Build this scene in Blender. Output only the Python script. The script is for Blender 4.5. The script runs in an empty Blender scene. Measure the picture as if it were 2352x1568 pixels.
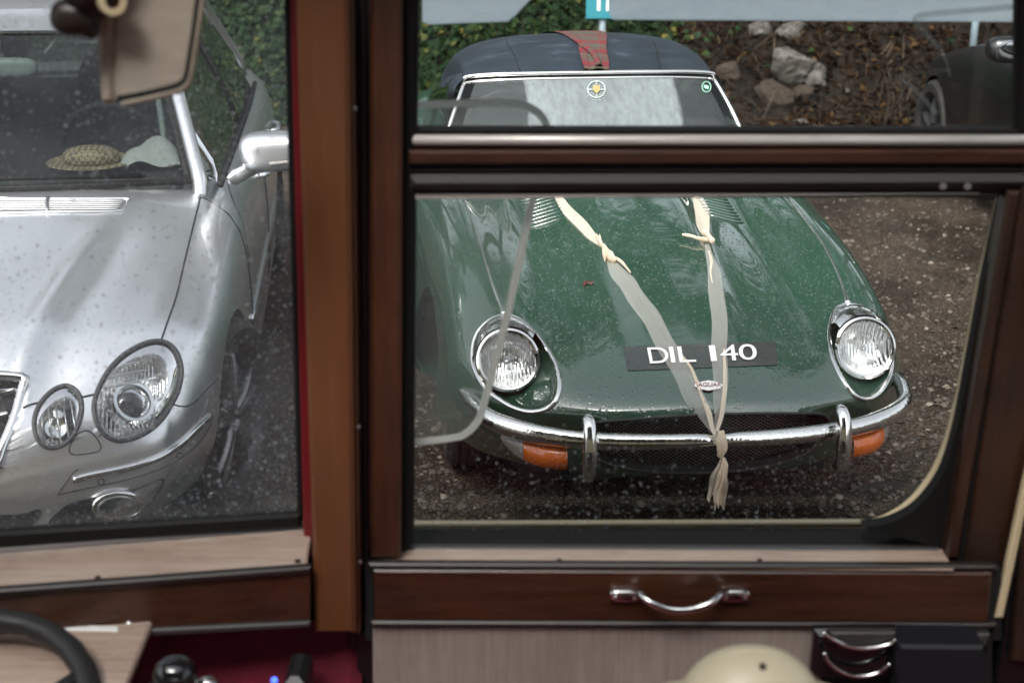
import bpy, math, random
import numpy as np
from mathutils import Vector, Matrix
from mathutils.bvhtree import BVHTree
random.seed(7)
RNG = np.random.default_rng(7)
SC = bpy.context.scene
COL = SC.collection
R = math.radians

# ------------------------------------------------------------------ camera, sky, sun, exposure
PITCH, CAM_H, FPX = 0.33433, 2.0788, 3267.0
cd = bpy.data.cameras.new('camera')
cam = bpy.data.objects.new('camera', cd)
COL.objects.link(cam)
cam.location = (0, 0, CAM_H)
cam.rotation_euler = (math.pi / 2 - PITCH, 0, 0)
cd.sensor_width = 36
cd.lens = 36 * FPX / 2352
cd.clip_start, cd.clip_end = 0.05, 2000
cd.dof.use_dof = True
cd.dof.focus_distance = 4.6
cd.dof.aperture_fstop = 3.4
SC.camera = cam

world = bpy.data.worlds.new('World')
SC.world = world
world.use_nodes = True
wn, wl = world.node_tree.nodes, world.node_tree.links
wn.clear()
sky = wn.new('ShaderNodeTexSky')
sky.sky_type = 'NISHITA'
sky.sun_disc = False
SUN_EL, SUN_AZ = 48, 200            # azimuth of the sun, clockwise from +Y
sky.sun_elevation = R(SUN_EL)
sky.sun_rotation = R(SUN_AZ)
sky.air_density, sky.dust_density, sky.ozone_density = 1.0, 4.0, 1.0
hs = wn.new('ShaderNodeHueSaturation')
hs.inputs['Saturation'].default_value = 0.28
bg = wn.new('ShaderNodeBackground')
bg.inputs['Strength'].default_value = 0.13
wo = wn.new('ShaderNodeOutputWorld')
wl.new(sky.outputs[0], hs.inputs['Color'])
wl.new(hs.outputs[0], bg.inputs['Color'])
wl.new(bg.outputs[0], wo.inputs['Surface'])
sd = bpy.data.lights.new('sun', 'SUN')
sd.energy, sd.angle, sd.color = 1.2, R(18), (1, 0.97, 0.93)
sun = bpy.data.objects.new('sun', sd)
COL.objects.link(sun)
sun.location = (0, -5, 20)
sdir = Vector((math.sin(R(SUN_AZ)) * math.cos(R(SUN_EL)), math.cos(R(SUN_AZ)) * math.cos(R(SUN_EL)), math.sin(R(SUN_EL))))
sun.rotation_euler = sdir.to_track_quat('Z', 'Y').to_euler()
vs = SC.view_settings
vs.view_transform, vs.look, vs.exposure, vs.gamma, vs.use_curve_mapping = 'Standard', 'None', 1.42, 1, False
SC.cycles.max_bounces = 12
SC.cycles.transparent_max_bounces = 24
SC.cycles.caustics_reflective = False
SC.cycles.caustics_refractive = False
SC.cycles.sample_clamp_indirect = 6

# ------------------------------------------------------------------ materials
def mat(name, col=(.5, .5, .5), rough=.5, metal=0, coat=0, spec=.5, coat_rough=.05, **k):
    m = bpy.data.materials.new(name)
    m.use_nodes = True
    b = m.node_tree.nodes['Principled BSDF']
    b.inputs['Base Color'].default_value = (*col, 1)
    b.inputs['Roughness'].default_value = rough
    b.inputs['Metallic'].default_value = metal
    b.inputs['Coat Weight'].default_value = coat
    b.inputs['Coat Roughness'].default_value = coat_rough
    b.inputs['Specular IOR Level'].default_value = spec
    return m

class NT:
    """short node-tree helper"""
    def __init__(s, m):
        s.t = m.node_tree
        s.b = s.t.nodes.get('Principled BSDF')
    def n(s, kind, **kw):
        x = s.t.nodes.new('ShaderNode' + kind)
        for a, v in kw.items():
            if a.startswith('i_'):
                key = a[2:].replace('_', ' ')
                x.inputs[int(key) if key.isdigit() else key].default_value = v
            else:
                setattr(x, a, v)
        return x
    def l(s, a, b):
        s.t.links.new(a, b)
    def coord(s, scale=(1, 1, 1), what='Object', rot=(0, 0, 0)):
        c, mp = s.n('TexCoord'), s.n('Mapping')
        mp.inputs['Scale'].default_value = scale
        mp.inputs['Rotation'].default_value = rot
        s.l(c.outputs[what], mp.inputs['Vector'])
        return mp.outputs[0]
    def ramp(s, fac, stops, mode='LINEAR'):
        r = s.n('ValToRGB')
        r.color_ramp.interpolation = mode
        el = r.color_ramp.elements
        while len(el) < len(stops):
            el.new(0.5)
        for e, (p, c) in zip(el, stops):
            e.position = p
            e.color = (*c, 1) if len(c) == 3 else c
        s.l(fac, r.inputs[0])
        return r.outputs[0]
    def noise(s, vec, scale, detail=4, rough=.55):
        x = s.n('TexNoise')
        x.inputs['Scale'].default_value = scale
        x.inputs['Detail'].default_value = detail
        x.inputs['Roughness'].default_value = rough
        if vec is not None:
            s.l(vec, x.inputs['Vector'])
        return x.outputs[0]
    def vor(s, vec, scale, feature='F1', out=0, rnd=1):
        x = s.n('TexVoronoi')
        x.feature = feature
        x.inputs['Scale'].default_value = scale
        x.inputs['Randomness'].default_value = rnd
        if vec is not None:
            s.l(vec, x.inputs['Vector'])
        return x.outputs[out]
    def math(s, op, a, b=0.0, c=None):
        x = s.n('Math')
        x.operation = op
        for i, v in enumerate((a, b, c)):
            if v is None:
                continue
            if isinstance(v, (int, float)):
                x.inputs[i].default_value = v
            else:
                s.l(v, x.inputs[i])
        return x.outputs[0]
    def bump(s, h, strength, dist, to=('Normal',)):
        x = s.n('Bump')
        x.inputs['Strength'].default_value = strength
        x.inputs['Distance'].default_value = dist
        s.l(h, x.inputs['Height'])
        for t in to:
            s.l(x.outputs[0], s.b.inputs[t])
    def mixc(s, fac, a, b):
        x = s.n('Mix')
        x.data_type = 'RGBA'
        for sock, v in ((x.inputs[0], fac), (x.inputs[6], a), (x.inputs[7], b)):
            if isinstance(v, (int, float)):
                sock.default_value = v
            elif isinstance(v, tuple):
                sock.default_value = (*v, 1)
            else:
                s.l(v, sock)
        return x.outputs[2]

def wet_paint(name, col, rough, metal, drop=1.0, var=None, coat=1.0, dscale=74):
    """car paint under rain: beads of water as fine relief, sheets of drying water in the gloss"""
    m = mat(name, col, rough, metal, coat=coat, coat_rough=.03)
    m.node_tree.nodes['Principled BSDF'].inputs['Coat IOR'].default_value = 2.1
    t = NT(m)
    v = t.coord()
    cell = t.vor(v, dscale, 'F1', 0)
    rnd = t.n('SeparateColor')
    t.l(t.vor(v, dscale, 'F1', 1), rnd.inputs[0])
    rad = t.math('MULTIPLY_ADD', rnd.outputs[0], .34, .06)
    d = t.math('SUBTRACT', rad, cell)
    d = t.math('MAXIMUM', d, 0)
    d = t.math('POWER', d, .6)
    cell2 = t.vor(v, dscale * 2.7, 'F1', 0)
    d2 = t.math('POWER', t.math('MAXIMUM', t.math('SUBTRACT', .28, cell2), 0), .6)
    h = t.math('ADD', d, t.math('MULTIPLY', d2, .35))
    t.bump(h, min(1, .9 * drop), .014, ('Normal', 'Coat Normal'))
    st = t.noise(t.coord((9, 1.6, 3)), 2.2, 5, .6)
    t.l(t.ramp(st, [(.44, (.02, .02, .02)), (.58, (.05, .05, .05)), (.70, (.17, .17, .17))]), t.b.inputs['Coat Roughness'])
    if var:
        t.l(t.mixc(t.noise(v, 1.6, 3), col, var), t.b.inputs['Base Color'])
    return m

def wood(name, dark, light, scale=(3, 40, 40), rough=.38, coat=.3):
    m = mat(name, dark, rough, coat=coat, coat_rough=.25)
    t = NT(m)
    v = t.coord(scale)
    n1 = t.noise(v, 1.6, 6, .65)
    n2 = t.noise(t.coord(tuple(s * 5 for s in scale)), 1.5, 3)
    f = t.math('MULTIPLY_ADD', n2, .45, t.math('MULTIPLY', n1, .75))
    f = t.math('ADD', f, t.math('MULTIPLY', t.math('SUBTRACT', t.noise(t.coord(), 5, 5), .5), .8))
    sc2 = t.noise(t.coord(tuple(s * .35 for s in scale)), 3.1, 7, .75)
    t.l(t.ramp(sc2, [(.35, (rough * .7,) * 3), (.7, (min(1, rough * 1.5),) * 3)]), t.b.inputs['Roughness'])
    t.l(t.ramp(f, [(.36, dark), (.78, light)]), t.b.inputs['Base Color'])
    t.bump(n2, .15, .002)
    return m

def thin_glass(name, tint=(1, 1, 1), ior=1.45, rough=0.0, dirt=None, film=0.0, film_col=(.90, .94, .95), zfade=None):
    """sheet glass: fresnel mirror over a clear sheet; dirt = (cells per metre, share, lower edge strength) scatters the daylight"""
    m = bpy.data.materials.new(name)
    m.use_nodes = True
    t = NT(m)
    t.t.nodes.clear()
    tr = t.n('BsdfTransparent')
    tr.inputs[0].default_value = (*tint, 1)
    gl = t.n('BsdfGlossy')
    gl.inputs['Roughness'].default_value = rough
    fr = t.n('Fresnel')
    fr.inputs[0].default_value = ior
    mx = t.n('MixShader')
    t.l(fr.outputs[0], mx.inputs[0])
    t.l(tr.outputs[0], mx.inputs[1])
    t.l(gl.outputs[0], mx.inputs[2])
    last = mx.outputs[0]
    if film or dirt:
        df, tl, dm = t.n('BsdfDiffuse'), t.n('BsdfTranslucent'), t.n('MixShader')
        for x in (df, tl):
            x.inputs[0].default_value = (*film_col, 1)
        dm.inputs[0].default_value = .85
        t.l(df.outputs[0], dm.inputs[1])
        t.l(tl.outputs[0], dm.inputs[2])
        v = t.coord()
        cloud = t.noise(v, 5, 4)
        fac = t.math('MULTIPLY', t.ramp(cloud, [(.35, (.25,) * 3), (.7, (1,) * 3)]), film)
        if dirt:
            sc, share, amt = dirt
            for k, (s, sh) in enumerate(((sc, share), (sc * 1.9, share * .8), (sc * 3.3, share * .9))):
                dist = t.vor(v, s, 'F1', 0)
                sep = t.n('SeparateColor')
                t.l(t.vor(v, s, 'F1', 1), sep.inputs[0])
                on = t.math('LESS_THAN', sep.outputs[0], t.math('MULTIPLY', t.ramp(t.noise(v, 3.2, 2), [(.36, (.30,) * 3), (.62, (1,) * 3)]), sh))
                spot = t.math('LESS_THAN', dist, t.math('MULTIPLY_ADD', sep.outputs[1], .14, .09))
                fac = t.math('MAXIMUM', fac, t.math('MULTIPLY', t.math('MULTIPLY', spot, on), amt))
        if zfade:
            sx = t.n('SeparateXYZ')
            t.l(v, sx.inputs[0])
            mr = t.n('MapRange')
            for i_, q_ in zip(range(1, 5), (zfade[0], zfade[1], 1.0, zfade[2])):
                mr.inputs[i_].default_value = q_
            t.l(sx.outputs[2], mr.inputs[0])
            fac = t.math('MULTIPLY', fac, mr.outputs[0])
        m2 = t.n('MixShader')
        t.l(fac, m2.inputs[0])
        t.l(last, m2.inputs[1])
        t.l(dm.outputs[0], m2.inputs[2])
        last = m2.outputs[0]
    out = t.n('OutputMaterial')
    t.l(last, out.inputs[0])
    return m

def sheer(name, col, opacity, trans=.5, noise_sc=None):
    m = bpy.data.materials.new(name)
    m.use_nodes = True
    t = NT(m)
    t.t.nodes.clear()
    tr, df, tl = t.n('BsdfTransparent'), t.n('BsdfDiffuse'), t.n('BsdfTranslucent')
    df.inputs[0].default_value = tl.inputs[0].default_value = (*col, 1)
    a, b = t.n('MixShader'), t.n('MixShader')
    a.inputs[0].default_value = trans
    t.l(df.outputs[0], a.inputs[1])
    t.l(tl.outputs[0], a.inputs[2])
    if noise_sc:
        f = t.math('MULTIPLY', t.ramp(t.noise(t.coord(), noise_sc, 4), [(.3, (.75,) * 3), (.7, (1.1,) * 3)]), opacity)
        t.l(f, b.inputs[0])
    else:
        b.inputs[0].default_value = opacity
    t.l(tr.outputs[0], b.inputs[1])
    t.l(a.outputs[0], b.inputs[2])
    out = t.n('OutputMaterial')
    t.l(b.outputs[0], out.inputs[0])
    return m

def island(name, stops, rough=.6, spec=.4, trans=0):
    """a colour of its own for every loose piece of a mesh (leaf, stone, straw)"""
    m = mat(name, stops[0][1], rough, spec=spec)
    t = NT(m)
    g = t.n('NewGeometry')
    c = t.ramp(g.outputs['Random Per Island'], stops)
    t.l(c, t.b.inputs['Base Color'])
    return m

M = {}
M['green'] = wet_paint('british_racing_green_paint', (.0030, .034, .0165), .5, 0, .30, (.0052, .052, .0245))
M['silver'] = wet_paint('silver_paint', (.80, .815, .83), .35, .9, .09, None, .8, 90)
M['black_paint'] = wet_paint('black_paint', (.003, .003, .0035), .4, 0, .3, None, .45)
M['chrome'] = mat('chrome', (.78, .78, .77), .07, 1)
_t = NT(M['chrome']); _v = _t.coord()
_t.bump(_t.noise(_v, 60, 3), .08, .004)
M['pitted_chrome'] = mat('pitted_chrome', (.74, .74, .72), .12, 1)
_t = NT(M['pitted_chrome']); _v = _t.coord()
_p = _t.ramp(_t.noise(_v, 26, 6, .7), [(.70, (0, 0, 0)), (.74, (1, 1, 1))])
_t.l(_t.mixc(_p, (.74, .74, .72), (.06, .045, .03)), _t.b.inputs['Base Color'])
_t.l(_t.math('SUBTRACT', 1, _p), _t.b.inputs['Metallic'])
_t.l(_t.math('MULTIPLY_ADD', _p, .5, .10), _t.b.inputs['Roughness'])
_t.bump(_t.vor(_v, 90), .12, .004)
M['alu'] = mat('satin_alloy', (.55, .56, .57), .28, .9)
M['rubber'] = mat('black_rubber', (.006, .0058, .0055), .6, spec=.25)
_t = NT(M['rubber']); _t.bump(_t.noise(_t.coord(), 90, 3), .2, .002)
M['tyre'] = mat('tyre_rubber', (.018, .017, .017), .7)
_t = NT(M['tyre']); _t.l(_t.ramp(_t.noise(_t.coord(), 14, 4), [(.3, (.012, .012, .012)), (.75, (.04, .035, .03))]), _t.b.inputs['Base Color'])
M['dark'] = mat('dark_void', (.006, .006, .006), .8)
M['trim'] = mat('dark_interior_trim', (.02, .02, .022), .65)
M['lamp_rubber'] = mat('grey_lamp_rubber', (.05, .053, .055), .5)
M['gap'] = mat('panel_gap', (.012, .014, .014), .6)
M['glass'] = thin_glass('car_glass', (.90, .92, .92))
M['dark_glass'] = thin_glass('tinted_car_glass', (.50, .53, .52))
M['lens'] = thin_glass('lamp_glass', (.93, .95, .95), 1.5)
M['fluted'] = mat('fluted_lamp_glass', (.82, .82, .78), .06, .85)
_t = NT(M['fluted'])
_w = _t.n('TexWave'); _w.inputs['Scale'].default_value = 38; _w.bands_direction = 'X'
_t.l(_t.coord(), _w.inputs['Vector']); _t.bump(_w.outputs[1], .5, .004)
M['reflector'] = mat('lamp_reflector', (.88, .88, .88), .2, 1)
_t = NT(M['reflector'])
_w = _t.n('TexWave'); _w.inputs['Scale'].default_value = 30; _w.bands_direction = 'X'
_t.l(_t.coord(), _w.inputs['Vector']); _t.bump(_t.math('ADD', _w.outputs[1], _t.vor(_t.coord(), 60)), .45, .005)
M['spoke'] = mat('dull_alloy_spoke', (.20, .20, .205), .38, .85)
M['alloy_dark'] = mat('dark_alloy_barrel', (.06, .06, .062), .4, .8)
M['amber'] = mat('amber_lamp_plastic', (.66, .135, .012), .12, coat=1)
_t = NT(M['amber'])
_w = _t.n('TexWave'); _w.inputs['Scale'].default_value = 60; _w.bands_direction = 'X'
_t.l(_t.coord(), _w.inputs['Vector']); _t.bump(_w.outputs[1], .6, .004)
M['clear_lamp'] = mat('clear_lamp_plastic', (.34, .32, .29), .15, .2, coat=1)
_t = NT(M['clear_lamp'])
_w = _t.n('TexWave'); _w.inputs['Scale'].default_value = 60; _w.bands_direction = 'X'
_t.l(_t.coord(), _w.inputs['Vector']); _t.bump(_w.outputs[1], .6, .004)
M['hood'] = mat('blue_grey_hood_cloth', (.05, .072, .092), .62)
_t = NT(M['hood']); _v = _t.coord((3, 9, 4))
_t.l(_t.ramp(_t.noise(_v, 1.6, 6, .7), [(.42, (.009, .0155, .023)), (.58, (.015, .025, .036)), (.70, (.048, .068, .086))]), _t.b.inputs['Base Color'])
_t.bump(_t.noise(_t.coord(), 220, 2), .3, .002)
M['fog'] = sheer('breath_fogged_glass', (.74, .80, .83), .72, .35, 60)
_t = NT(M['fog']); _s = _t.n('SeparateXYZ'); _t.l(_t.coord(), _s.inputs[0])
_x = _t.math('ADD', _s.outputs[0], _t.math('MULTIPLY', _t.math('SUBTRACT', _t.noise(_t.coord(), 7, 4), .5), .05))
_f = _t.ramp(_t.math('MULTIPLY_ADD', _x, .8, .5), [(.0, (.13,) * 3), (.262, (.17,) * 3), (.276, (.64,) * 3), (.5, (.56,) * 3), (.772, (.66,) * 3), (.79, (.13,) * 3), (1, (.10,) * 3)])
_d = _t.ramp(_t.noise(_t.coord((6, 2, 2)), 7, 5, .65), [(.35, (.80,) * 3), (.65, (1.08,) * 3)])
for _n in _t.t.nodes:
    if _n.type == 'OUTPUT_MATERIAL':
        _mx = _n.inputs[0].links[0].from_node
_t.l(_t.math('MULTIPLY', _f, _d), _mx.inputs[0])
M['sheer'] = sheer('sheer_cream_ribbon', (.94, .90, .85), .38, .5)
M['tail'] = sheer('hanging_cream_ribbon', (1.0, .90, .77), .86, .5)
M['knot'] = sheer('bunched_cream_ribbon', (1.0, .88, .74), .96, .5)
M['plate'] = mat('black_number_film', (.02, .019, .021), .35, coat=.8)
_t = NT(M['plate']); _v = _t.coord((1, 5, 5))
_cr = _t.ramp(_t.vor(_v, 14, 'DISTANCE_TO_EDGE'), [(.0, (0, 0, 0)), (.03, (1, 1, 1))])
_t.l(_t.mixc(_cr, (.008, .0085, .009), (.034, .040, .037)), _t.b.inputs['Base Color']); _t.bump(_cr, .5, .003)
M['white'] = mat('white_vinyl_letters', (.82, .82, .80), .35)
M['badge'] = mat('white_enamel', (.78, .76, .74), .25, coat=.6)
M['maroon'] = mat('maroon_enamel', (.16, .02, .04), .3)
M['gold'] = mat('gold_transfer', (.36, .29, .12), .5)
M['mint_white'] = mat('pale_transfer', (.55, .62, .60), .5)
M['mint'] = mat('pale_green_transfer', (.30, .58, .44), .4)
M['mesh'] = mat('grille_mesh_wire', (.28, .26, .24), .35, .9)
M['mahogany'] = wood('dark_mahogany_veneer', (.032, .0105, .0048), (.085, .030, .0125), (40, 40, 3))
M['mahogany_h'] = wood('mahogany_veneer_rail', (.026, .0085, .004), (.070, .025, .0105), (3, 40, 40))
M['pillar'] = wood('brown_painted_wood', (.125, .043, .0135), (.165, .058, .019), (20, 20, 2), .5, .15)
M['oak_h'] = wood('pale_wood_sill', (.36, .25, .19), (.56, .43, .35), (3, 34, 34), .34, .5)
M['laminate'] = wood('beige_streaked_laminate', (.25, .195, .168), (.37, .31, .275), (55, 20, 2.4), .5, .1)
M['grey_mould'] = mat('grey_painted_moulding', (.042, .039, .037), .45, coat=.15)
M['bead'] = mat('worn_pale_alloy_bead', (.52, .48, .45), .36, .25)
_t = NT(M['bead']); _t.l(_t.ramp(_t.noise(_t.coord((4, 20, 20)), 2, 5), [(.3, (.62, .58, .54)), (.7, (.80, .76, .72))]), _t.b.inputs['Base Color'])
M['cream'] = mat('cream_coach_paint', (.70, .57, .36), .4, coat=.3)
M['coach_red'] = mat('red_coach_paint', (.16, .008, .012), .4)
M['carpet'] = mat('crimson_carpet', (.11, .004, .013), .95)
_t = NT(M['carpet']); _t.l(_t.ramp(_t.noise(_t.coord(), 9, 6, .7), [(.3, (.06, .002, .008)), (.7, (.16, .006, .02))]), _t.b.inputs['Base Color'])
_t.bump(_t.noise(_t.coord(), 260, 2), .7, .004)
M['lining'] = mat('coach_lining', (.52, .48, .42), .8)
M['vinyl'] = mat('cream_vinyl', (.46, .40, .28), .42)
_t = NT(M['vinyl']); _t.bump(_t.noise(_t.coord(), 120, 3), .15, .002)
M['mirror_back'] = mat('worn_grey_brown_shell', (.22, .185, .15), .6)
_t = NT(M['mirror_back']); _t.l(_t.ramp(_t.noise(_t.coord((3, 3, 12)), 3, 6, .7), [(.3, (.36, .30, .24)), (.7, (.52, .45, .37))]), _t.b.inputs['Base Color'])
M['bracket'] = mat('brown_bakelite', (.022, .014, .011), .4)
M['matt_black'] = mat('matt_black_bakelite', (.014, .013, .013), .42)
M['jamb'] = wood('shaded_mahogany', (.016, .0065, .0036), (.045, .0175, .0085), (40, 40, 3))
M['black_gloss'] = mat('black_gloss_plastic', (.008, .008, .009), .12, coat=.6)
M['navy'] = mat('dark_navy_box', (.004, .005, .010), .6)
M['pane'] = thin_glass('coach_windscreen_glass', (.97, .98, .97), 1.4, 0, (62, .55, .36), .002, zfade=(.98, 1.14, .10))
M['dirty_pane'] = thin_glass('rain_spotted_windscreen_glass', (.97, .98, .98), 1.4, 0, (56, 1.0, .52), .13)
M['clean_pane'] = thin_glass('side_window_glass', (.95, .96, .96))
M['strip'] = sheer('frosted_blue_reflection', (.86, .93, .95), .93, .80, 16)
M['reflection_haze'] = sheer('hazy_reflection', (.78, .82, .76), .15, .85)
M['reflection_haze_edge'] = sheer('reflection_haze_edge', (.97, .98, .94), .92, .85)
M['pale_clear'] = sheer('translucent_pale', (.8, .8, .78), .25, .6)
M['straw'] = mat('woven_straw', (.42, .33, .20), .7)
_t = NT(M['straw']); _k = _t.n('TexChecker'); _k.inputs['Scale'].default_value = 70
_t.l(_t.coord(rot=(0, 0, .78)), _k.inputs[0]); _t.l(_t.mixc(_k.outputs[1], (.20, .15, .09), (.55, .45, .29)), _t.b.inputs['Base Color'])
M['cloth'] = mat('white_cotton', (.66, .70, .67), .8)
M['pale_green'] = mat('pale_green_grey_plastic', (.34, .42, .38), .4)
M['sign'] = mat('teal_sign_face', (.03, .22, .27), .45)
M['galv'] = mat('painted_grey_post', (.24, .31, .34), .5, .2)
M['leaf_red'] = mat('dead_red_leaf', (.075, .018, .011), .6)

def tartan():
    m = mat('red_tartan_wool', (.4, .03, .05), .9)
    t = NT(m)
    c = t.n('TexCoord')
    s = t.n('SeparateXYZ')
    t.l(c.outputs['UV'], s.inputs[0])
    R_, G_, B_, T_ = (.17, .007, .018), (.05, .05, .028), (.011, .02, .045), (.085, .07, .048)
    stops = [(0, R_), (.14, R_), (.15, G_), (.20, R_), (.32, B_), (.38, T_), (.58, G_), (.68, T_), (.78, B_), (.84, T_), (.95, G_)]
    cv = t.ramp(t.math('FRACT', t.math('MULTIPLY', s.outputs[1], 4.2)), stops, 'CONSTANT')
    cu = t.ramp(t.math('FRACT', t.math('MULTIPLY', s.outputs[0], 1.3)), stops, 'CONSTANT')
    t.l(t.mixc(.28, cv, cu), t.b.inputs['Base Color'])
    t.bump(t.noise(t.coord(), 160, 3), .6, .003)
    return m
M['tartan'] = tartan()

def ground_mat(name, dark, mid, lights, sc=(70, 150)):
    m = mat(name, dark, .75, spec=.22)
    t = NT(m)
    v = t.coord()
    big = t.noise(v, .9, 5, .6)
    base = t.mixc(t.ramp(big, [(.35, (0,) * 3), (.68, (1,) * 3)]), dark, mid)
    hgt = None
    for k, (s, (thr, col)) in enumerate(zip(sc, lights)):
        sep = t.n('SeparateColor')
        t.l(t.vor(v, s, 'F1', 1), sep.inputs[0])
        d = t.vor(v, s, 'F1', 0)
        stone = t.ramp(sep.outputs[0], [(0, dark), (thr, mid), (thr + .12, col), (1, tuple(min(1, x * 1.25) for x in col))])
        msk = t.ramp(d, [(.30, (1,) * 3), (.48, (0,) * 3)])
        on = t.math('MULTIPLY', msk, t.math('GREATER_THAN', sep.outputs[1], .22))
        base = t.mixc(on, base, stone)
        hh = t.math('MULTIPLY', msk, sep.outputs[2])
        hgt = hh if hgt is None else t.math('MULTIPLY_ADD', hh, .5, hgt)
    wet = t.ramp(t.noise(v, 1.1, 5, .6), [(.40, (0,) * 3), (.56, (1,) * 3)])
    drk = t.n('Mix'); drk.data_type = 'RGBA'; drk.blend_type = 'MULTIPLY'
    drk.inputs[0].default_value = 1
    t.l(base, drk.inputs[6]); t.l(t.mixc(wet, (.58, .56, .55), (1.12, 1.10, 1.08)), drk.inputs[7])
    t.l(drk.outputs[2], t.b.inputs['Base Color'])
    t.l(t.ramp(wet, [(0, (.38,) * 3), (1, (.9,) * 3)]), t.b.inputs['Roughness'])
    t.bump(hgt, .9, .012)
    return m
M['ground'] = ground_mat('gravelled_tarmac', (.021, .015, .0106), (.053, .039, .0275), ((.52, (.13, .10, .074)), (.58, (.20, .16, .12))), (75, 165))
M['bank'] = ground_mat('leaf_mould_earth', (.004, .0026, .0016), (.010, .0062, .0036), ((.6, (.035, .022, .012)), (.66, (.06, .042, .026))), (38, 95))
M['rock'] = mat('grey_limestone', (.3, .28, .25), .85)
_t = NT(M['rock']); _v = _t.coord()
_t.l(_t.ramp(_t.noise(_v, 9, 8, .7), [(.34, (.022, .019, .016)), (.5, (.075, .068, .058)), (.70, (.20, .187, .168))]), _t.b.inputs['Base Color'])
_t.bump(_t.noise(_v, 22, 6, .7), .8, .02)
M['rock_brown'] = mat('earthy_brown_rock', (.14, .095, .06), .9)
_t = NT(M['rock_brown']); _v = _t.coord()
_t.l(_t.ramp(_t.noise(_v, 9, 8, .7), [(.3, (.017, .0115, .007)), (.7, (.055, .038, .025))]), _t.b.inputs['Base Color'])
_t.bump(_t.noise(_v, 22, 6, .7), .8, .02)
M['ivy'] = island('ivy_leaves', [(0, (.004, .010, .004)), (.35, (.008, .020, .007)), (.78, (.014, .031, .010)), (.96, (.030, .046, .014)), (1, (.10, .085, .02))], .6, .1)
M['litter'] = island('dead_leaves', [(0, (.004, .0022, .0013)), (.5, (.0085, .0042, .0019)), (.88, (.020, .0098, .0040)), (1, (.075, .045, .020))], .85, .08)
M['straws'] = island('dry_stalks', [(0, (.010, .0065, .0038)), (.8, (.028, .019, .011)), (1, (.13, .095, .055))], .8)
M['stones'] = island('loose_gravel', [(0, (.035, .030, .026)), (.6, (.075, .060, .048)), (.92, (.14, .112, .086)), (1, (.24, .205, .165))], .7)
M['tree_leaf'] = island('tree_foliage', [(0, (.015, .030, .010)), (.6, (.035, .07, .022)), (1, (.07, .105, .03))], .5)
M['bark'] = mat('bark', (.07, .05, .038), .9)
_t = NT(M['bark']); _t.bump(_t.noise(_t.coord((6, 6, 1)), 6, 5), .8, .03)

# ------------------------------------------------------------------ mesh helpers
def tag(o, label=None, cat=None, group=None, kind=None):
    for k, v in (('label', label), ('category', cat), ('group', group), ('kind', kind)):
        if v:
            o[k] = v
    return o

def link(name, me, parent=None):
    o = bpy.data.objects.new(name, me)
    COL.objects.link(o)
    if parent is not None:
        o.parent = parent
    return o

def empty(name, loc=(0, 0, 0), rz=0, parent=None):
    o = link(name, None, parent)
    o.location = loc
    o.rotation_euler = (0, 0, rz)
    return o

def mesh(name, v, f, m, parent=None, smooth=True, uv=None, angle=None):
    me = bpy.data.meshes.new(name)
    v = np.asarray(v, float).reshape(-1, 3)
    if isinstance(f, np.ndarray):
        n, k = f.shape
        me.vertices.add(len(v)); me.vertices.foreach_set('co', v.ravel())
        me.loops.add(n * k); me.loops.foreach_set('vertex_index', f.ravel().astype(np.int32))
        me.polygons.add(n)
        me.polygons.foreach_set('loop_start', np.arange(0, n * k, k, dtype=np.int32))
        me.update(calc_edges=True)
        me.validate()
    else:
        me.from_pydata([tuple(p) for p in v], [], f)
    if smooth:
        me.polygons.foreach_set('use_smooth', [True] * len(me.polygons))
    if uv is not None:
        ly = me.uv_layers.new(name='UVMap')
        idx = np.empty(len(me.loops), np.int32)
        me.loops.foreach_get('vertex_index', idx)
        ly.data.foreach_set('uv', np.asarray(uv, float)[idx].ravel())
    me.materials.append(m)
    me.update()
    if smooth and angle:
        me.set_sharp_from_angle(angle=R(angle))
    return link(name, me, parent)

def gridf(a, b, wrap=False):
    i, j = np.meshgrid(np.arange(a - 1), np.arange(b if wrap else b - 1), indexing='ij')
    i, j = i.ravel(), j.ravel()
    j2 = (j + 1) % b
    return np.stack([i * b + j, i * b + j2, (i + 1) * b + j2, (i + 1) * b + j], 1)

def cr(P, n):
    """Catmull-Rom through P along axis 0, n steps per span (n may be a list)"""
    P = np.asarray(P, float)
    N = len(P)
    ns = [n] * (N - 1) if isinstance(n, int) else n
    out = []
    for i in range(N - 1):
        p0 = P[i - 1] if i > 0 else 2 * P[0] - P[1]
        p3 = P[i + 2] if i + 2 < N else 2 * P[-1] - P[-2]
        p1, p2 = P[i], P[i + 1]
        for t in np.arange(ns[i]) / ns[i]:
            out.append(.5 * (2 * p1 + (p2 - p0) * t + (2 * p0 - 5 * p1 + 4 * p2 - p3) * t * t + (3 * p1 - p0 - 3 * p2 + p3) * t ** 3))
    out.append(P[-1])
    return np.array(out)

def crc(P, n):
    """closed Catmull-Rom"""
    P = np.asarray(P, float)
    Q = np.concatenate([P[-1:], P, P[:2]])
    out = []
    for i in range(1, len(P) + 1):
        p0, p1, p2, p3 = Q[i - 1], Q[i], Q[i + 1], Q[i + 2]
        for t in np.arange(n) / n:
            out.append(.5 * (2 * p1 + (p2 - p0) * t + (2 * p0 - 5 * p1 + 4 * p2 - p3) * t * t + (3 * p1 - p0 - 3 * p2 + p3) * t ** 3))
    return np.array(out)

def tube(name, P, r, m, parent=None, seg=8, closed=False, flat=1.0, up=None, caps=True):
    """sweep a round (or flattened) section along P; r a number or one per point"""
    v, f = tube_vf(P, r, seg, closed, flat, up, caps)
    return mesh(name, v, f, m, parent)

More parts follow.
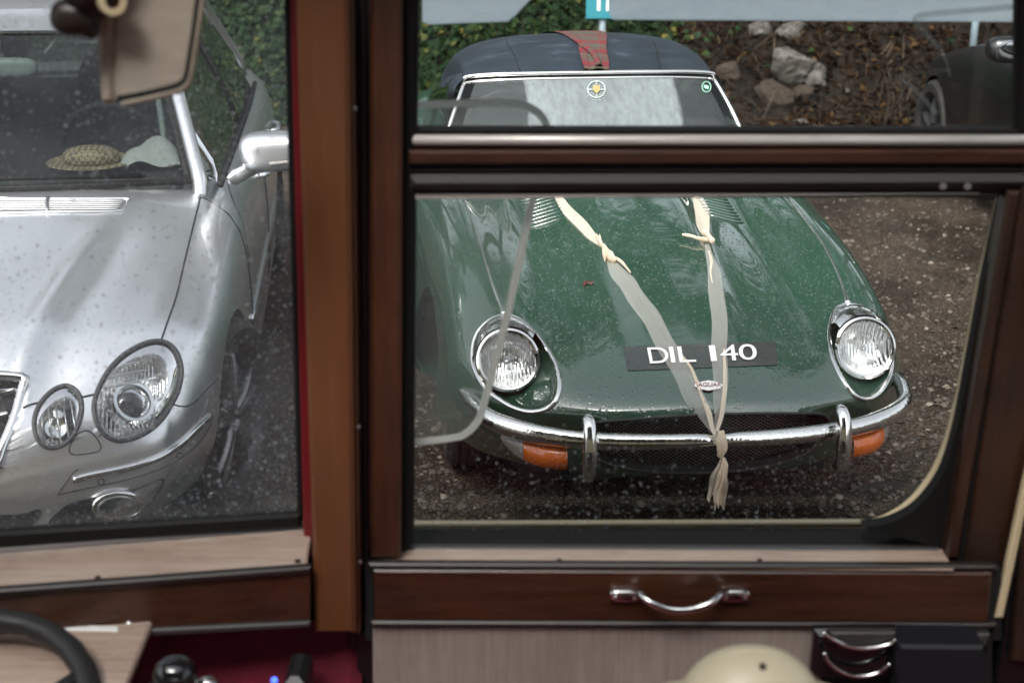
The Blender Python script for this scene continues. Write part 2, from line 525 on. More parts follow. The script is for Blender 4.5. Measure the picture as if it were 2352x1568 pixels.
def tube_vf(P, r, seg=8, closed=False, flat=1.0, up=None, caps=True):
    P = np.asarray(P, float)
    n = len(P)
    r = np.broadcast_to(np.asarray(r, float), (n,))
    T = np.roll(P, -1, 0) - np.roll(P, 1, 0)
    if not closed:
        T[0], T[-1] = P[1] - P[0], P[-1] - P[-2]
    T /= np.linalg.norm(T, axis=1)[:, None] + 1e-12
    U = np.zeros_like(P)
    u = np.array(up if up is not None else ((0, 0, 1) if abs(T[0][2]) < .9 else (1, 0, 0)), float)
    for i in range(n):
        w = (np.array(up, float) if up is not None else u)
        w = w - T[i] * (w @ T[i])
        w /= np.linalg.norm(w) + 1e-12
        U[i] = w
        u = w
    W = np.cross(T, U)
    a = np.arange(seg) / seg * 2 * np.pi
    V = P[:, None] + r[:, None, None] * (np.cos(a)[None, :, None] * U[:, None] + flat * np.sin(a)[None, :, None] * W[:, None])
    f = gridf(n, seg, True).tolist()
    if closed:
        b = (n - 1) * seg
        f += [[b + j, b + (j + 1) % seg, (j + 1) % seg, j] for j in range(seg)]
    elif caps:
        f += [list(range(seg))[::-1], list(range((n - 1) * seg, n * seg))]
    return V.reshape(-1, 3), f

def sweep(name, P, prof, m, parent=None, up=(0, 0, 1), angle=40):
    """sweep a profile (a along up, b sideways) along P"""
    P = np.asarray(P, float)
    n = len(P)
    T = np.gradient(P, axis=0)
    T /= np.linalg.norm(T, axis=1)[:, None]
    U = np.array(up, float) - T * (T @ np.array(up, float))[:, None]
    U /= np.linalg.norm(U, axis=1)[:, None]
    W = np.cross(T, U)
    prof = np.asarray(prof, float)
    if prof.ndim == 2:
        prof = np.broadcast_to(prof, (n, *prof.shape))
    V = P[:, None] + prof[:, :, 0, None] * U[:, None] + prof[:, :, 1, None] * W[:, None]
    k = prof.shape[1]
    f = gridf(n, k, True).tolist() + [list(range(k))[::-1], list(range((n - 1) * k, n * k))]
    return mesh(name, V.reshape(-1, 3), f, m, parent, angle=angle)

def box(name, lo, hi, m, parent=None, bev=0.0):
    lo, hi = np.minimum(lo, hi), np.maximum(lo, hi)
    return prism(name, [(lo[0], lo[1], lo[2]), (hi[0], lo[1], lo[2]), (hi[0], hi[1], lo[2]), (lo[0], hi[1], lo[2])], (0, 0, hi[2] - lo[2]), m, parent, bev)

def prism(name, poly, ext, m, parent=None, bev=0.0, smooth=False):
    poly = np.asarray(poly, float)
    n = len(poly)
    ext = np.asarray(ext, float)
    nrm = np.zeros(3)
    for i in range(n):
        nrm += np.cross(poly[i], poly[(i + 1) % n])
    if nrm @ ext > 0:
        poly = poly[::-1]
    if bev > 0:
        e = ext / np.linalg.norm(ext)
        c = poly.mean(0)
        nn = nrm / (np.linalg.norm(nrm) + 1e-12)
        ins = []
        for i in range(n):
            a, b, cc = poly[i - 1], poly[i], poly[(i + 1) % n]
            d1, d2 = (a - b), (cc - b)
            d1 = d1 / (np.linalg.norm(d1) + 1e-9); d2 = d2 / (np.linalg.norm(d2) + 1e-9)
            s = np.linalg.norm(np.cross(d1, d2))
            if s < .15:
                q = np.cross(nn, d2); q = q if q @ (c - b) > 0 else -q
                ins.append(b + q * bev)
            else:
                q = (d1 + d2) / s
                q = q if q @ (c - b) > 0 or s > .3 else -q
                ins.append(b + q * bev)
        ins = np.array(ins)
        rings = [ins, poly + e * bev, poly + ext - e * bev, ins + ext]
    else:
        rings = [poly, poly + ext]
    V = np.concatenate(rings)
    f = gridf(len(rings), n, True)[:, ::-1].tolist()
    k = (len(rings) - 1) * n
    f += [list(range(n)), list(range(k, k + n))[::-1]]
    o = mesh(name, V, f, m, parent, smooth)
    return o

def lathe(name, prof, m, parent=None, c=(0, 0, 0), axis=(0, 0, 1), seg=40, angle=35):
    """prof: (radius, distance along axis)"""
    ax = Vector(axis).normalized()
    q = Vector((0, 0, 1)).rotation_difference(ax).to_matrix()
    a = np.arange(seg) / seg * 2 * np.pi
    prof = np.asarray(prof, float)
    V = np.stack([prof[:, 0, None] * np.cos(a), prof[:, 0, None] * np.sin(a), np.broadcast_to(prof[:, 1, None], (len(prof), seg))], -1).reshape(-1, 3)
    V = V @ np.array(q).T + np.array(c)
    return mesh(name, V, gridf(len(prof), seg, True).tolist(), m, parent, angle=angle)

def ellipsoid(name, c, r, m, parent=None, n=3, e=1.0, rot=None):
    a = np.linspace(0, np.pi, 8 * n); b = np.arange(12 * n) / (12 * n) * 2 * np.pi
    sg = lambda x: np.sign(x) * np.abs(x) ** e
    V = np.stack([sg(np.sin(a))[:, None] * sg(np.cos(b)), sg(np.sin(a))[:, None] * sg(np.sin(b)), np.broadcast_to(sg(np.cos(a))[:, None], (len(a), len(b)))], -1) * np.array(r)
    V = V.reshape(-1, 3)
    if rot is not None:
        V = V @ np.array(Matrix(rot)).T if not hasattr(rot, 'to_matrix') else V @ np.array(rot.to_matrix()).T
    return mesh(name, V + np.array(c), gridf(len(a), len(b), True).tolist(), m, parent)

# photograph pixel (2352 wide) -> ray in the place; used to take measurements over from the photograph
def ray(px, py):
    u, v = (px - 1176) / FPX, -(py - 784) / FPX
    return np.array([u, math.cos(PITCH) + v * math.sin(PITCH), -math.sin(PITCH) + v * math.cos(PITCH)])
CAMP = np.array([0, 0, CAM_H])
def at_y(px, py, Y):
    d = ray(px, py)
    return CAMP + d * (Y / d[1])
def at_z(px, py, Z):
    d = ray(px, py)
    return CAMP + d * ((Z - CAM_H) / d[2])
def on_plane(px, py, p0, n):
    d = ray(px, py)
    return CAMP + d * (((np.asarray(p0) - CAMP) @ np.asarray(n)) / (d @ np.asarray(n)))

class Surf:
    """a car's surface in the car's own frame, to seat trim on it"""
    def __init__(s, root_loc, rz, v, f):
        c, q = math.cos(rz), math.sin(rz)
        s.R = np.array([[c, -q, 0], [q, c, 0], [0, 0, 1]])
        s.loc = np.array(root_loc, float)
        s.set(v, f)
    def set(s, v, f):
        s.bvh = BVHTree.FromPolygons([tuple(p) for p in v], [tuple(int(i) for i in q) for q in f])
    def lray(s, px, py):
        return s.R.T @ (CAMP - s.loc), s.R.T @ ray(px, py)
    def hit(s, px, py, off=0.0):
        o, d = s.lray(px, py)
        h = s.bvh.ray_cast(Vector(o), Vector(d))
        if h[0] is None:
            return None
        n = np.array(h[1])
        if n @ d > 0:
            n = -n
        return np.array(h[0]) + n * off
    def hitn(s, px, py):
        o, d = s.lray(px, py)
        h = s.bvh.ray_cast(Vector(o), Vector(d))
        if h[0] is None:
            return None, None
        n = np.array(h[1])
        return np.array(h[0]), (-n if n @ d > 0 else n)
    def path(s, pts, off=0.0, n=6):
        pp = cr(np.array(pts, float), n)
        out = [s.hit(x, y, off) for x, y in pp]
        return np.array([p for p in out if p is not None])
    def loop(s, pts, off=0.0, n=6):
        pp = crc(np.array(pts, float), n)
        out = [s.hit(x, y, off) for x, y in pp]
        return np.array([p for p in out if p is not None])
    def lplane(s, px, py, axis, val):
        """pixel ray at a plane of the car's frame (axis 0 x, 1 y, 2 z)"""
        o, d = s.lray(px, py)
        return o + d * ((val - o[axis]) / d[axis])

def mir(P):
    P = np.array(P, float)
    P[..., 0] *= -1
    return P

def loft(ctrl, ns, nk):
    """ctrl[s][k] half-sections (x>=0) -> full dense grid, x mirrored"""
    C = np.array(ctrl, float)
    A = cr(C, ns)
    B = cr(A.transpose(1, 0, 2), nk).transpose(1, 0, 2)
    B[:, 0, 0] = 0
    B[:, -1, 0] = 0
    full = np.concatenate([mir(B[:, :0:-1]), B], 1)
    a, b = full.shape[:2]
    return full.reshape(-1, 3), gridf(a, b), (a, b)

def cut(v, f, ring, depth=.2):
    """open the surface inside a closed 3D outline and draw the edge of the hole to the outline"""
    ring = np.asarray(ring)
    c = ring.mean(0)
    _, _, vt = np.linalg.svd(ring - c)
    q = (v - c) @ vt.T
    r2 = (ring - c) @ vt.T
    near = (np.abs(q[:, 2]) < depth) & (np.linalg.norm(q[:, :2], axis=1) < np.linalg.norm(r2[:, :2], axis=1).max() + .05)
    def inside(P):
        x, y = P[:, 0], P[:, 1]
        res = np.zeros(len(P), bool)
        x1, y1 = r2[:, 0], r2[:, 1]
        x2, y2 = np.roll(x1, -1), np.roll(y1, -1)
        for a, b, cx, d in zip(x1, y1, x2, y2):
            cond = (b > y) != (d > y)
            res ^= cond & (x < (cx - a) * (y - b) / (d - b + 1e-15) + a)
        return res
    fc = q[f].mean(1)
    ok = near[f].all(1)
    ins = np.zeros(len(f), bool)
    ins[ok] = inside(fc[ok])
    rem = set(f[ins].ravel().tolist())
    keep = f[~ins]
    edge = np.array(sorted(rem & set(keep.ravel().tolist())), int)
    v = v.copy()
    for i in edge:
        d = np.linalg.norm(ring - v[i], axis=1)
        v[i] = ring[d.argmin()]
    return v, keep

def bowl(name, ring, inward, steps, m, parent, centre=None):
    """recess: the outline drawn in and pushed inward; steps = (scale, depth)"""
    ring = np.asarray(ring)
    c = ring.mean(0) if centre is None else np.asarray(centre)
    inward = np.asarray(inward, float)
    rings = [ring] + [c + (ring - c) * s + inward * d for s, d in steps]
    V = np.concatenate(rings)
    n = len(ring)
    f = gridf(len(rings), n, True).tolist() + [list(range((len(rings) - 1) * n, len(rings) * n))]
    return mesh(name, V, f, m, parent)

def text_vf(s, size=1.0, extr=0.0):
    cu = bpy.data.curves.new('lettering', 'FONT')
    cu.body = s
    cu.size = size
    cu.align_x, cu.align_y = 'CENTER', 'CENTER'
    cu.extrude = extr
    cu.resolution_u = 6
    o = bpy.data.objects.new('lettering', cu)
    COL.objects.link(o)
    bpy.context.view_layer.update()
    me = o.evaluated_get(bpy.context.evaluated_depsgraph_get()).to_mesh()
    v = np.array([tuple(p.co) for p in me.vertices])
    f = [list(p.vertices) for p in me.polygons]
    o.evaluated_get(bpy.context.evaluated_depsgraph_get()).to_mesh_clear()
    bpy.data.objects.remove(o)
    bpy.data.curves.remove(cu)
    return v, f

def smoothn(x):
    return x * x * (3 - 2 * x)

def vnoise(x, y, s=1.0, seed=0):
    """cheap value noise"""
    x, y = np.asarray(x) * s, np.asarray(y) * s
    xi, yi = np.floor(x).astype(int), np.floor(y).astype(int)
    xf, yf = smoothn(x - xi), smoothn(y - yi)
    h = lambda a, b: (np.sin(a * 127.1 + b * 311.7 + seed * 74.7) * 43758.5453) % 1.0
    return (h(xi, yi) * (1 - xf) + h(xi + 1, yi) * xf) * (1 - yf) + (h(xi, yi + 1) * (1 - xf) + h(xi + 1, yi + 1) * xf) * yf


# ------------------------------------------------------------------ the setting: ground, bank, ivy, rocks, signs
g = 400
mesh('ground', [(-g, -g, 0), (g, -g, 0), (g, g, 0), (-g, g, 0)], [[0, 1, 2, 3]], M['ground'], None, False)['kind'] = 'structure'

def bank_z(x, y):
    foot = 11.25 + .35 * vnoise(x, 0 * x, .8, 3) - .1
    t = np.maximum(y - foot, -.4)
    z = np.where(t < 2.6, t * .60, 1.56 + (t - 2.6) * .75)
    z = np.minimum(z, 3.3 + .2 * np.minimum(t, 20))
    amp = np.clip((t + .35) * 1.2, 0, 1)
    return z + amp * (.16 * (vnoise(x, y, 1.1, 1) - .5) + .09 * (vnoise(x, y, 3.1, 2) - .5) + .05 * (vnoise(x, y, 8, 5) - .5)) - .03

xs = np.concatenate([np.linspace(-40, -6.2, 20), np.linspace(-6, 6, 170), np.linspace(6.2, 40, 20)])
ys = np.concatenate([np.linspace(10.6, 14.6, 90), np.linspace(14.8, 30, 24)])
X, Y = np.meshgrid(xs, ys, indexing='ij')
mesh('bank', np.stack([X, Y, bank_z(X, Y)], -1).reshape(-1, 3), gridf(len(xs), len(ys)), M['bank'])['kind'] = 'structure'

def scatter(name, pts, nrm, tmpl, faces, size, m, tilt=.6, kind='stuff', squash=None):
    """many small copies of a flat template joined into one mesh; every copy turned and tilted on its own"""
    n, k = len(pts), len(tmpl)
    a = RNG.uniform(0, 2 * np.pi, n)
    nn = nrm + RNG.normal(0, tilt, (n, 3))
    nn /= np.linalg.norm(nn, axis=1)[:, None]
    u = np.cross(nn, RNG.normal(0, 1, (n, 3)))
    u /= np.linalg.norm(u, axis=1)[:, None]
    w = np.cross(nn, u)
    t = np.asarray(tmpl, float)
    s = np.asarray(size).reshape(-1, 1, 1)
    V = pts[:, None] + s * (t[None, :, 0, None] * u[:, None] + t[None, :, 1, None] * w[:, None] + t[None, :, 2, None] * nn[:, None])
    F = (np.asarray(faces)[None] + (np.arange(n) * k)[:, None, None]).reshape(-1, len(faces[0]))
    o = mesh(name, V.reshape(-1, 3), F, m, None, False)
    o['kind'] = kind
    return o

LEAF = [(0, -.5, 0), (.34, -.42, .04), (.52, -.05, -.05), (.26, .12, .03), (0, .62, -.08), (-.26, .12, .03), (-.52, -.05, -.05), (-.34, -.42, .04), (0, 0, .07)]
LEAF_F = [[8, i, (i + 1) % 8] for i in range(8)]
OVAL = [(0, -.6, .05), (.27, -.1, -.03), (.2, .35, .04), (0, .6, .10), (-.2, .35, .02), (-.27, -.1, -.04)]
OVAL_F = [[0, 1, 2], [0, 2, 3], [0, 3, 4], [0, 4, 5]]

def bank_pts(n, x0, x1, y0, y1, keep=None, lift=(0, .05)):
    x, y = RNG.uniform(x0, x1, n), RNG.uniform(y0, y1, n)
    if keep is not None:
        k = keep(x, y)
        x, y = x[k], y[k]
    z = bank_z(x, y)
    p = np.stack([x, y, np.maximum(z, 0) + RNG.uniform(*lift, len(x))], 1)
    return p

def ivy_side(x, y):
    edge = .95 + 1.0 * (vnoise(y, x * .3, 1.6, 9) - .3) + .35 * (y - 12)
    return (x < edge + RNG.normal(0, .18, len(x))) | (RNG.uniform(0, 1, len(x)) < .004)
P = bank_pts(80000, -7.5, 4, 11.15, 15.2, ivy_side)
lump = vnoise(P[:, 0], P[:, 1], 2.3, 4)
P[:, 2] += RNG.uniform(0, 1, len(P)) ** 2 * (.05 + .34 * lump)
P[:, 1] -= .22 * lump * RNG.uniform(0, 1, len(P))
NRM = np.tile(np.array([0, -.75, .65]), (len(P), 1))
o = scatter('ivy', P, NRM, LEAF, LEAF_F, RNG.uniform(.032, .070, len(P)), M['ivy'], .42)
tag(o, 'dense green ivy covering the bank left of the sign post', 'ivy')
P = bank_pts(15000, -.6, 7.5, 10.9, 14.8, lambda x, y: x > .3 + RNG.normal(0, .5, len(x)), (0, .03))
o = scatter('leaf_litter', P, np.tile(np.array([0, -.45, .85]), (len(P), 1)), OVAL, OVAL_F, RNG.uniform(.035, .085, len(P)), M['litter'], .5)
tag(o, 'brown dead leaves strewn over the earth bank', 'leaf litter')

# dry stalks: thin bent blades lying on the bank
n = 5500
P = bank_pts(n, -.2, 7.2, 11.0, 14.6, lambda x, y: vnoise(x, y, 1.3, 8) > .38, (.005, .05))
L = RNG.uniform(.08, .42, len(P)); A = RNG.uniform(0, 2 * np.pi, len(P))
D = np.stack([np.cos(A), .55 * np.sin(A), .38 * np.sin(A) + RNG.normal(.12, .22, len(P))], 1) * L[:, None]
Wd = np.stack([-np.sin(A), np.cos(A), 0 * A], 1) * .0032
mid = P + D * .5 + np.array([0, -.02, .03]) * L[:, None] * 2
V = np.stack([P - Wd, P + Wd, mid + Wd, mid - Wd, P + D], 1).reshape(-1, 3)
b = np.arange(len(P))[:, None] * 5
F = np.concatenate([b + np.array([0, 1, 2]), b + np.array([0, 2, 3]), b + np.array([3, 2, 4])])
tag(mesh('dry_stalks', V, F, M['straws'], None, False), 'dry straw coloured stalks matted on the earth bank', 'dry stalks', None, 'stuff')

def rock(name, c, r, m, seed, label):
    import bmesh
    bm = bmesh.new()
    bmesh.ops.create_icosphere(bm, subdivisions=4, radius=1)
    rg = np.random.default_rng(seed)
    planes = rg.normal(0, 1, (13, 3)); planes /= np.linalg.norm(planes, axis=1)[:, None]
    dist = rg.uniform(.55, .92, 13)
    V = np.array([tuple(v.co) for v in bm.verts])
    for pn, dd in zip(planes, dist):
        k = V @ pn
        V = V - np.maximum(k - dd, 0)[:, None] * pn * .9
    V = V * (1 + .10 * (vnoise(V[:, 0] + V[:, 2], V[:, 1] - V[:, 2], 4, seed) - .5)[:, None] + .06 * (vnoise(V[:, 0] - V[:, 2], V[:, 1], 9, seed)[:, None] - .5))
    V = V * np.array(r)
    for v, p in zip(bm.verts, V):
        v.co = p
    me = bpy.data.meshes.new(name)
    bm.to_mesh(me); bm.free()
    me.materials.append(m)
    o = link(name, me)
    o.location = c
    o.rotation_euler = (rg.uniform(-.3, .3), rg.uniform(-.3, .3), rg.uniform(0, 6))
    return tag(o, label, 'rock', 'rocks on the earth bank')

def bank_at(px, py):
    """where the line of sight meets the bank"""
    d = ray(px, py)
    for Yv in np.linspace(10.8, 15, 400):
        p = CAMP + d * (Yv / d[1])
        if p[2] <= max(float(bank_z(np.array([p[0]]), np.array([p[1]]))[0]), 0):
            return p
    return p
for px, py, w, hgt, m, sd_, lab in [
    (1815, 150, .20, .145, 'rock', 11, 'largest pale grey jagged rock on the brown bank'),
    (1868, 172, .13, .10, 'rock', 12, 'pale grey rock wedged against the right of the largest rock'),
    (1772, 218, .16, .11, 'rock_brown', 13, 'round brown earthy rock below the pale jagged rock'),
    (1838, 212, .10, .07, 'rock_brown', 14, 'small tan rock just right of the round brown rock'),
    (1676, 165, .115, .08, 'rock_brown', 15, 'flat brown rock close to the green car hood'),
    (1745, 68, .10, .08, 'rock', 16, 'mossy grey rock near the top of the bank'),
    (1822, 72, .12, .09, 'rock', 17, 'grey rock at the bank top right of the mossy one'),
    (1942, 205, .04, .03, 'rock', 18, 'lone fist sized pale stone on the leaf litter'),
    (1840, 280, .05, .035, 'rock', 19, 'pale stone at the foot of the bank')]:
    p = bank_at(px, py + 8)
    rock('rock', p + np.array([0, .03, .01]), (w * 1.3, w * 1.05, hgt * 1.25), M[m], sd_, lab)

# loose gravel and needles on the tarmac (the nearest and barest patches)
n = 24000
d = RNG.uniform(0, 1, n)
yy = 3.3 + 8.2 * d ** 1.5
xx = RNG.uniform(-.42, .36, n) * (yy * 1.1 + .6) + .15
size = RNG.uniform(.35, 1, n) ** 3 * .016 + .0045
OCT = [(1, 0, 0), (0, 1, 0), (-.9, .1, 0), (.1, -.9, 0), (.1, .1, .62), (0, 0, -.4)]
OCT_F = [[0, 1, 4], [1, 2, 4], [2, 3, 4], [3, 0, 4]]
o = scatter('gravel', np.stack([xx, yy, size * .15], 1), np.tile(np.array([0, 0, 1.]), (n, 1)), OCT, OCT_F, size, M['stones'], .25)
tag(o, 'loose gravel scattered on the dark tarmac', 'gravel')
n = 6000
yy = 3.3 + 8.0 * RNG.uniform(0, 1, n) ** 1.3
xx = RNG.uniform(-.42, .36, n) * (yy * 1.1 + .6) + .15
L = RNG.uniform(.015, .06, n); A = RNG.uniform(0, 2 * np.pi, n)
D = np.stack([np.cos(A), np.sin(A), RNG.normal(.05, .05, n)], 1) * L[:, None]
Wd = np.stack([-np.sin(A), np.cos(A), 0 * A], 1) * .0016
P = np.stack([xx, yy, 0 * xx + .006], 1)
V = np.stack([P - Wd, P + Wd, P + D + Wd, P + D - Wd], 1).reshape(-1, 3)
F = np.arange(n)[:, None] * 4 + np.arange(4)
tag(mesh('needles', V, F, M['litter'], None, False), 'rust brown needles scattered on the tarmac', 'needles', None, 'stuff')

# wood beyond the bank: it closes the view in the wet paint and the windows
def woods():
    P, T = [], []
    rg = np.random.default_rng(5)
    tr_v, tr_f = [], []
    for x, y, h, cr_ in [(-2.6, 21, 12.5, 2.4), (.4, 20, 15.0, 2.7), (2.3, 19, 16.0, 2.4), (5.6, 20, 16.5, 2.3), (8.8, 19, 14.5, 2.8), (12, 20, 14, 3.0), (-6.6, 24, 11.5, 2.6), (16, 22, 14, 3.2), (-11, 26, 10, 2.8), (-16, 26, 12, 3.2)]:
        z0 = float(bank_z(np.array([x]), np.array([y]))[0]) - .1
        pts = [(x, y, z0), (x + .1, y, z0 + h * .3), (x - .1, y + .1, z0 + h * .6), (x, y, z0 + h * .95)]
        v, f = tube_vf(pts, [.26, .20, .13, .03], 7)
        o_ = len(tr_v)
        tr_v += v.tolist(); tr_f += [[i + o_ for i in q] for q in f]
        for _ in range(38):
            hh = rg.uniform(.18, .97)
            rad = cr_ * (1.15 - .8 * hh) * rg.uniform(.35, 1.0)
            a = rg.uniform(0, 6.28)
            c = np.array([x + rad * np.cos(a), y + rad * np.sin(a), z0 + h * hh])
            base = np.array([x, y, z0 + h * (hh - .1)])
            v, f = tube_vf([base, (base + c) / 2 + np.array([0, 0, .1]), c], [.05, .035, .012], 5)
            o_ = len(tr_v)
            tr_v += v.tolist(); tr_f += [[i + o_ for i in q] for q in f]
            P.append(c + rg.normal(0, 1, (150, 3)) * np.array([.75, .75, .5]))
    P = np.concatenate(P)
    o = scatter('woods', P, np.tile(np.array([0, -.3, .8]), (len(P), 1)), OVAL, OVAL_F, RNG.uniform(.14, .30, len(P)), M['tree_leaf'], .8)
    tag(o, 'tall green wood standing behind the bank', 'woods')
    t_ = mesh('trunks', tr_v, tr_f, M['bark'], o)
    t_['kind'] = 'stuff'
woods()

# bay sign on its post and a second post by the black car
def post(x, y, top, w, label, cat, name):
    r = empty(name, (x, y, float(bank_z(np.array([x]), np.array([y]))[0]) - .05))
    tag(r, label, cat)
    z0 = r.location.z
    tube('post', [(0, 0, -.1), (0, 0, top - z0)], w / 2, M['galv'], r, 12)
    return r, z0
p = at_y(1384, 42, 11.55)
r, z0 = post(p[0], 11.55, 1.12, .055, 'teal bay number sign on a grey post behind the green car', 'sign', 'bay_sign')
z1 = p[2] - z0
prism('sign_face', [(-.135, -.055, z1), (.135, -.055, z1), (.135, -.055, z1 + .36), (-.135, -.055, z1 + .36)], (0, .018, 0), M['sign'], r, .004)
for sx in (-.036, .036):
    v, f = text_vf('1', .30)
    v = np.stack([v[:, 0] * .85 + sx, 0 * v[:, 0] - .059, v[:, 1] - v[:, 1].min() + z1 + .063], 1)
    mesh('number_digit', v, f, M['white'], r, False)
p = at_y(2236, 92, 11.9)
r, z0 = post(p[0], 11.9, 1.15, .06, 'plain blue grey post standing beside the black car bonnet', 'post', 'sign_post')
prism('sign_face', [(-.13, -.055, 1.15 - z0), (.13, -.055, 1.15 - z0), (.13, -.055, 1.45 - z0), (-.13, -.055, 1.45 - z0)], (0, .018, 0), M['sign'], r, .004)

# ------------------------------------------------------------------ the old coach the photograph is taken from
YF = 2.4                                   # the plane of its front frame
coach = empty('vintage_coach', (0, 0, 0))
tag(coach, 'wood trimmed front of an old coach seen from inside', 'coach')

def slab(name, px, off, depth, m, parent=None, bev=.003):
    return prism(name, [at_y(x, y, YF + off) for x, y in px], (0, depth, 0), m, parent or coach, bev)
LA = R(10.5)
LN = np.array([-math.sin(LA), math.cos(LA), 0])
LP = at_y(690, 1182, YF + .03)
def slab_l(name, px, off, depth, m, parent=None, bev=.003):
    return prism(name, [on_plane(x, y, LP + LN * off, LN) for x, y in px], LN * depth, m, parent or coach, bev)
def ledge(name, px, z, th, m, parent=None, bev=.003):
    return prism(name, [at_z(x, y, z) for x, y in px], (0, 0, -th), m, parent or coach, bev)

# shell behind and around the camera
XL, XR, YB, ZR, ZF = -1.62, 1.12, -4.6, 2.42, .42
box('floor', (XL, YB, ZF - .06), (XR, YF + .1, ZF), M['carpet'], coach)
box('roof', (XL - .06, 2.02, ZR), (XR + .06, YF + .06, ZR + .06), M['lining'], coach)
box('roof', (XL - .06, YB, ZR), (XR + .06, -3.1, ZR + .06), M['lining'], coach)
for yk in (-3.1, -1.6, -.1, 1.0, 1.93):
    box('roof_rib', (XL - .06, yk, ZR), (XR + .06, yk + .09, ZR + .06), M['lining'], coach)
for ya, yb in ((-3.01, -1.6), (-1.51, -.1), (-.01, 1.0), (1.09, 1.93)):
    box('added_roof_glass', (XL - .06, ya, ZR + .02), (XR + .06, yb, ZR + .026), M['clean_pane'], coach)  # roof glazing added to let more daylight into the cabin
for x0, x1 in ((XL - .06, XL), (XR, XR + .06)):
    box('side_wall', (x0, YB, .35), (x1, YF + .05, 1.02), M['lining'], coach)
    box('cant_rail', (x0, YB, 2.10), (x1, YF + .05, ZR), M['lining'], coach)
    for yk in (-4.6, -3.1, -1.6, -.1, 1.35):
        box('window_pillar', (x0, yk, 1.02), (x1, yk + .09, 2.10), M['lining'], coach)
    xm = (x0 + x1) / 2
    for ya, yb in ((-4.51, -3.1), (-3.01, -1.6), (-1.51, -.1), (-.01, 1.35), (1.44, YF + .0)):
        box('side_window', (xm - .003, ya, 1.02), (xm + .003, yb, 2.10), M['clean_pane'], coach)
box('rear_wall', (XL, YB - .06, .35), (XR, YB, 1.15), M['lining'], coach)
box('rear_header', (XL, YB - .06, 1.9), (XR, YB, ZR), M['lining'], coach)
box('rear_window', (XL, YB - .035, 1.15), (XR, YB - .03, 1.9), M['clean_pane'], coach)
zt = at_y(1176, 0, YF)[2] + .06
box('front_header', (XL - .06, YF - .05, zt), (XR + .06, YF + .06, ZR), M['mahogany'], coach)
zb = at_y(1500, 1252, YF + .10)[2]
box('front_bulkhead', (-.42, YF + .085, .30), (XR + .06, YF + .13, zb), M['dark'], coach)
slab_l('front_bulkhead', [(-420, 1300), (705, 1225), (705, 2300), (-420, 2300)], .05, .04, M['dark'])

box('front_panel', (-.42, YF + .131, .30), (XR + .06, YF + .16, zb - .02), M['cream'], coach)
slab_l('front_panel', [(-420, 1310), (705, 1240), (705, 2300), (-420, 2300)], .091, .03, M['cream'])
box('header_panel', (XL - .06, YF + .061, zt), (XR + .06, YF + .09, ZR + .06), M['cream'], coach)
# centre pillar group
slab('centre_pillar', [(676, -60), (800, -60), (817, 1456), (723, 1456)], -.09, .09, M['pillar'], None, .008)
slab('pillar_lip', [(800, -60), (811, -60), (828, 1456), (817, 1456)], -.075, .07, M['mahogany'], None, .004)
slab('pillar_channel', [(790, -60), (862, -60), (862, 1640), (800, 1640)], -.005, .06, M['black_gloss'])
slab('pillar_bead', [(833, -60), (838, -60), (843, 1640), (838, 1640)], -.02, .014, M['grey_mould'], None, .003)
slab('red_pillar_edge', [(664, -60), (690, -60), (722, 1278), (698, 1278)], .0, .03, M['coach_red'])
for yy_ in (250, 980, 1290):
    c_ = at_y(812 + yy_ * .012, yy_, YF - .078)
    lathe('screw', [(0, 0), (.004, .0), (.003, .002), (0, .0025)], M['alu'], coach, c_, (0, -1, 0), 12)

# driver's windscreen (left): pane, rubber, sills
pane = slab_l('windscreen', [(-420, -120), (668, -120), (696, 1195), (-420, 1268)], 0, .006, M['dirty_pane'], None, 0)
slab_l('rubber_seal', [(-420, 1250), (690, 1180), (694, 1212), (-420, 1290)], -.012, .03, M['rubber'], pane, .006)
slab_l('rubber_seal', [(650, -120), (672, -120), (702, 1212), (684, 1182)], -.010, .028, M['rubber'], pane, .006)
zs = at_y(690, 1214, YF + .03)[2]
ledge('window_sill', [(-420, 1278), (693, 1212), (716, 1218), (704, 1296), (-420, 1383)], zs, .012, M['oak_h'], None, .003)
for x_, y_ in ((225, 1327), (684, 1289)):
    lathe('screw', [(0, .0), (.006, .0), (.005, .003), (0, .004)], M['bracket'], coach, at_z(x_, y_, zs), (0, 0, 1), 12)
FL0 = at_z(700, 1301, zs)
def slab_f(name, px, off, depth, m, parent=None, bev=.003):
    return prism(name, [on_plane(x, y, FL0 + LN * off, LN) for x, y in px], LN * depth, m, parent or coach, bev)
slab_f('sill_edge', [(-420, 1386), (714, 1302), (714, 1318), (-420, 1404)], -.004, .02, M['bracket'], None, .003)
slab_f('fascia_panel', [(-420, 1398), (713, 1314), (713, 1436), (-420, 1500)], .006, .02, M['mahogany_h'])
slab_f('fascia_rail', [(330, 1446), (713, 1428), (713, 1441), (330, 1463)], -.004, .016, M['grey_mould'])
# tray board in front of the driver
zd = zs - .085
ledge('dash_tray', [(-300, 1412), (352, 1417), (262, 1640), (-300, 1640)], zd, .018, M['oak_h'], None, .004)
ledge('metal_strip', [(139, 1434), (270, 1437), (271, 1447), (140, 1444)], zd + .003, .0035, M['white'])
lathe('screw', [(.008, -.001), (.008, .002), (.005, .005), (0, .006)], M['chrome'], coach, at_z(297, 1428, zd), (0, 0, 1), 16)
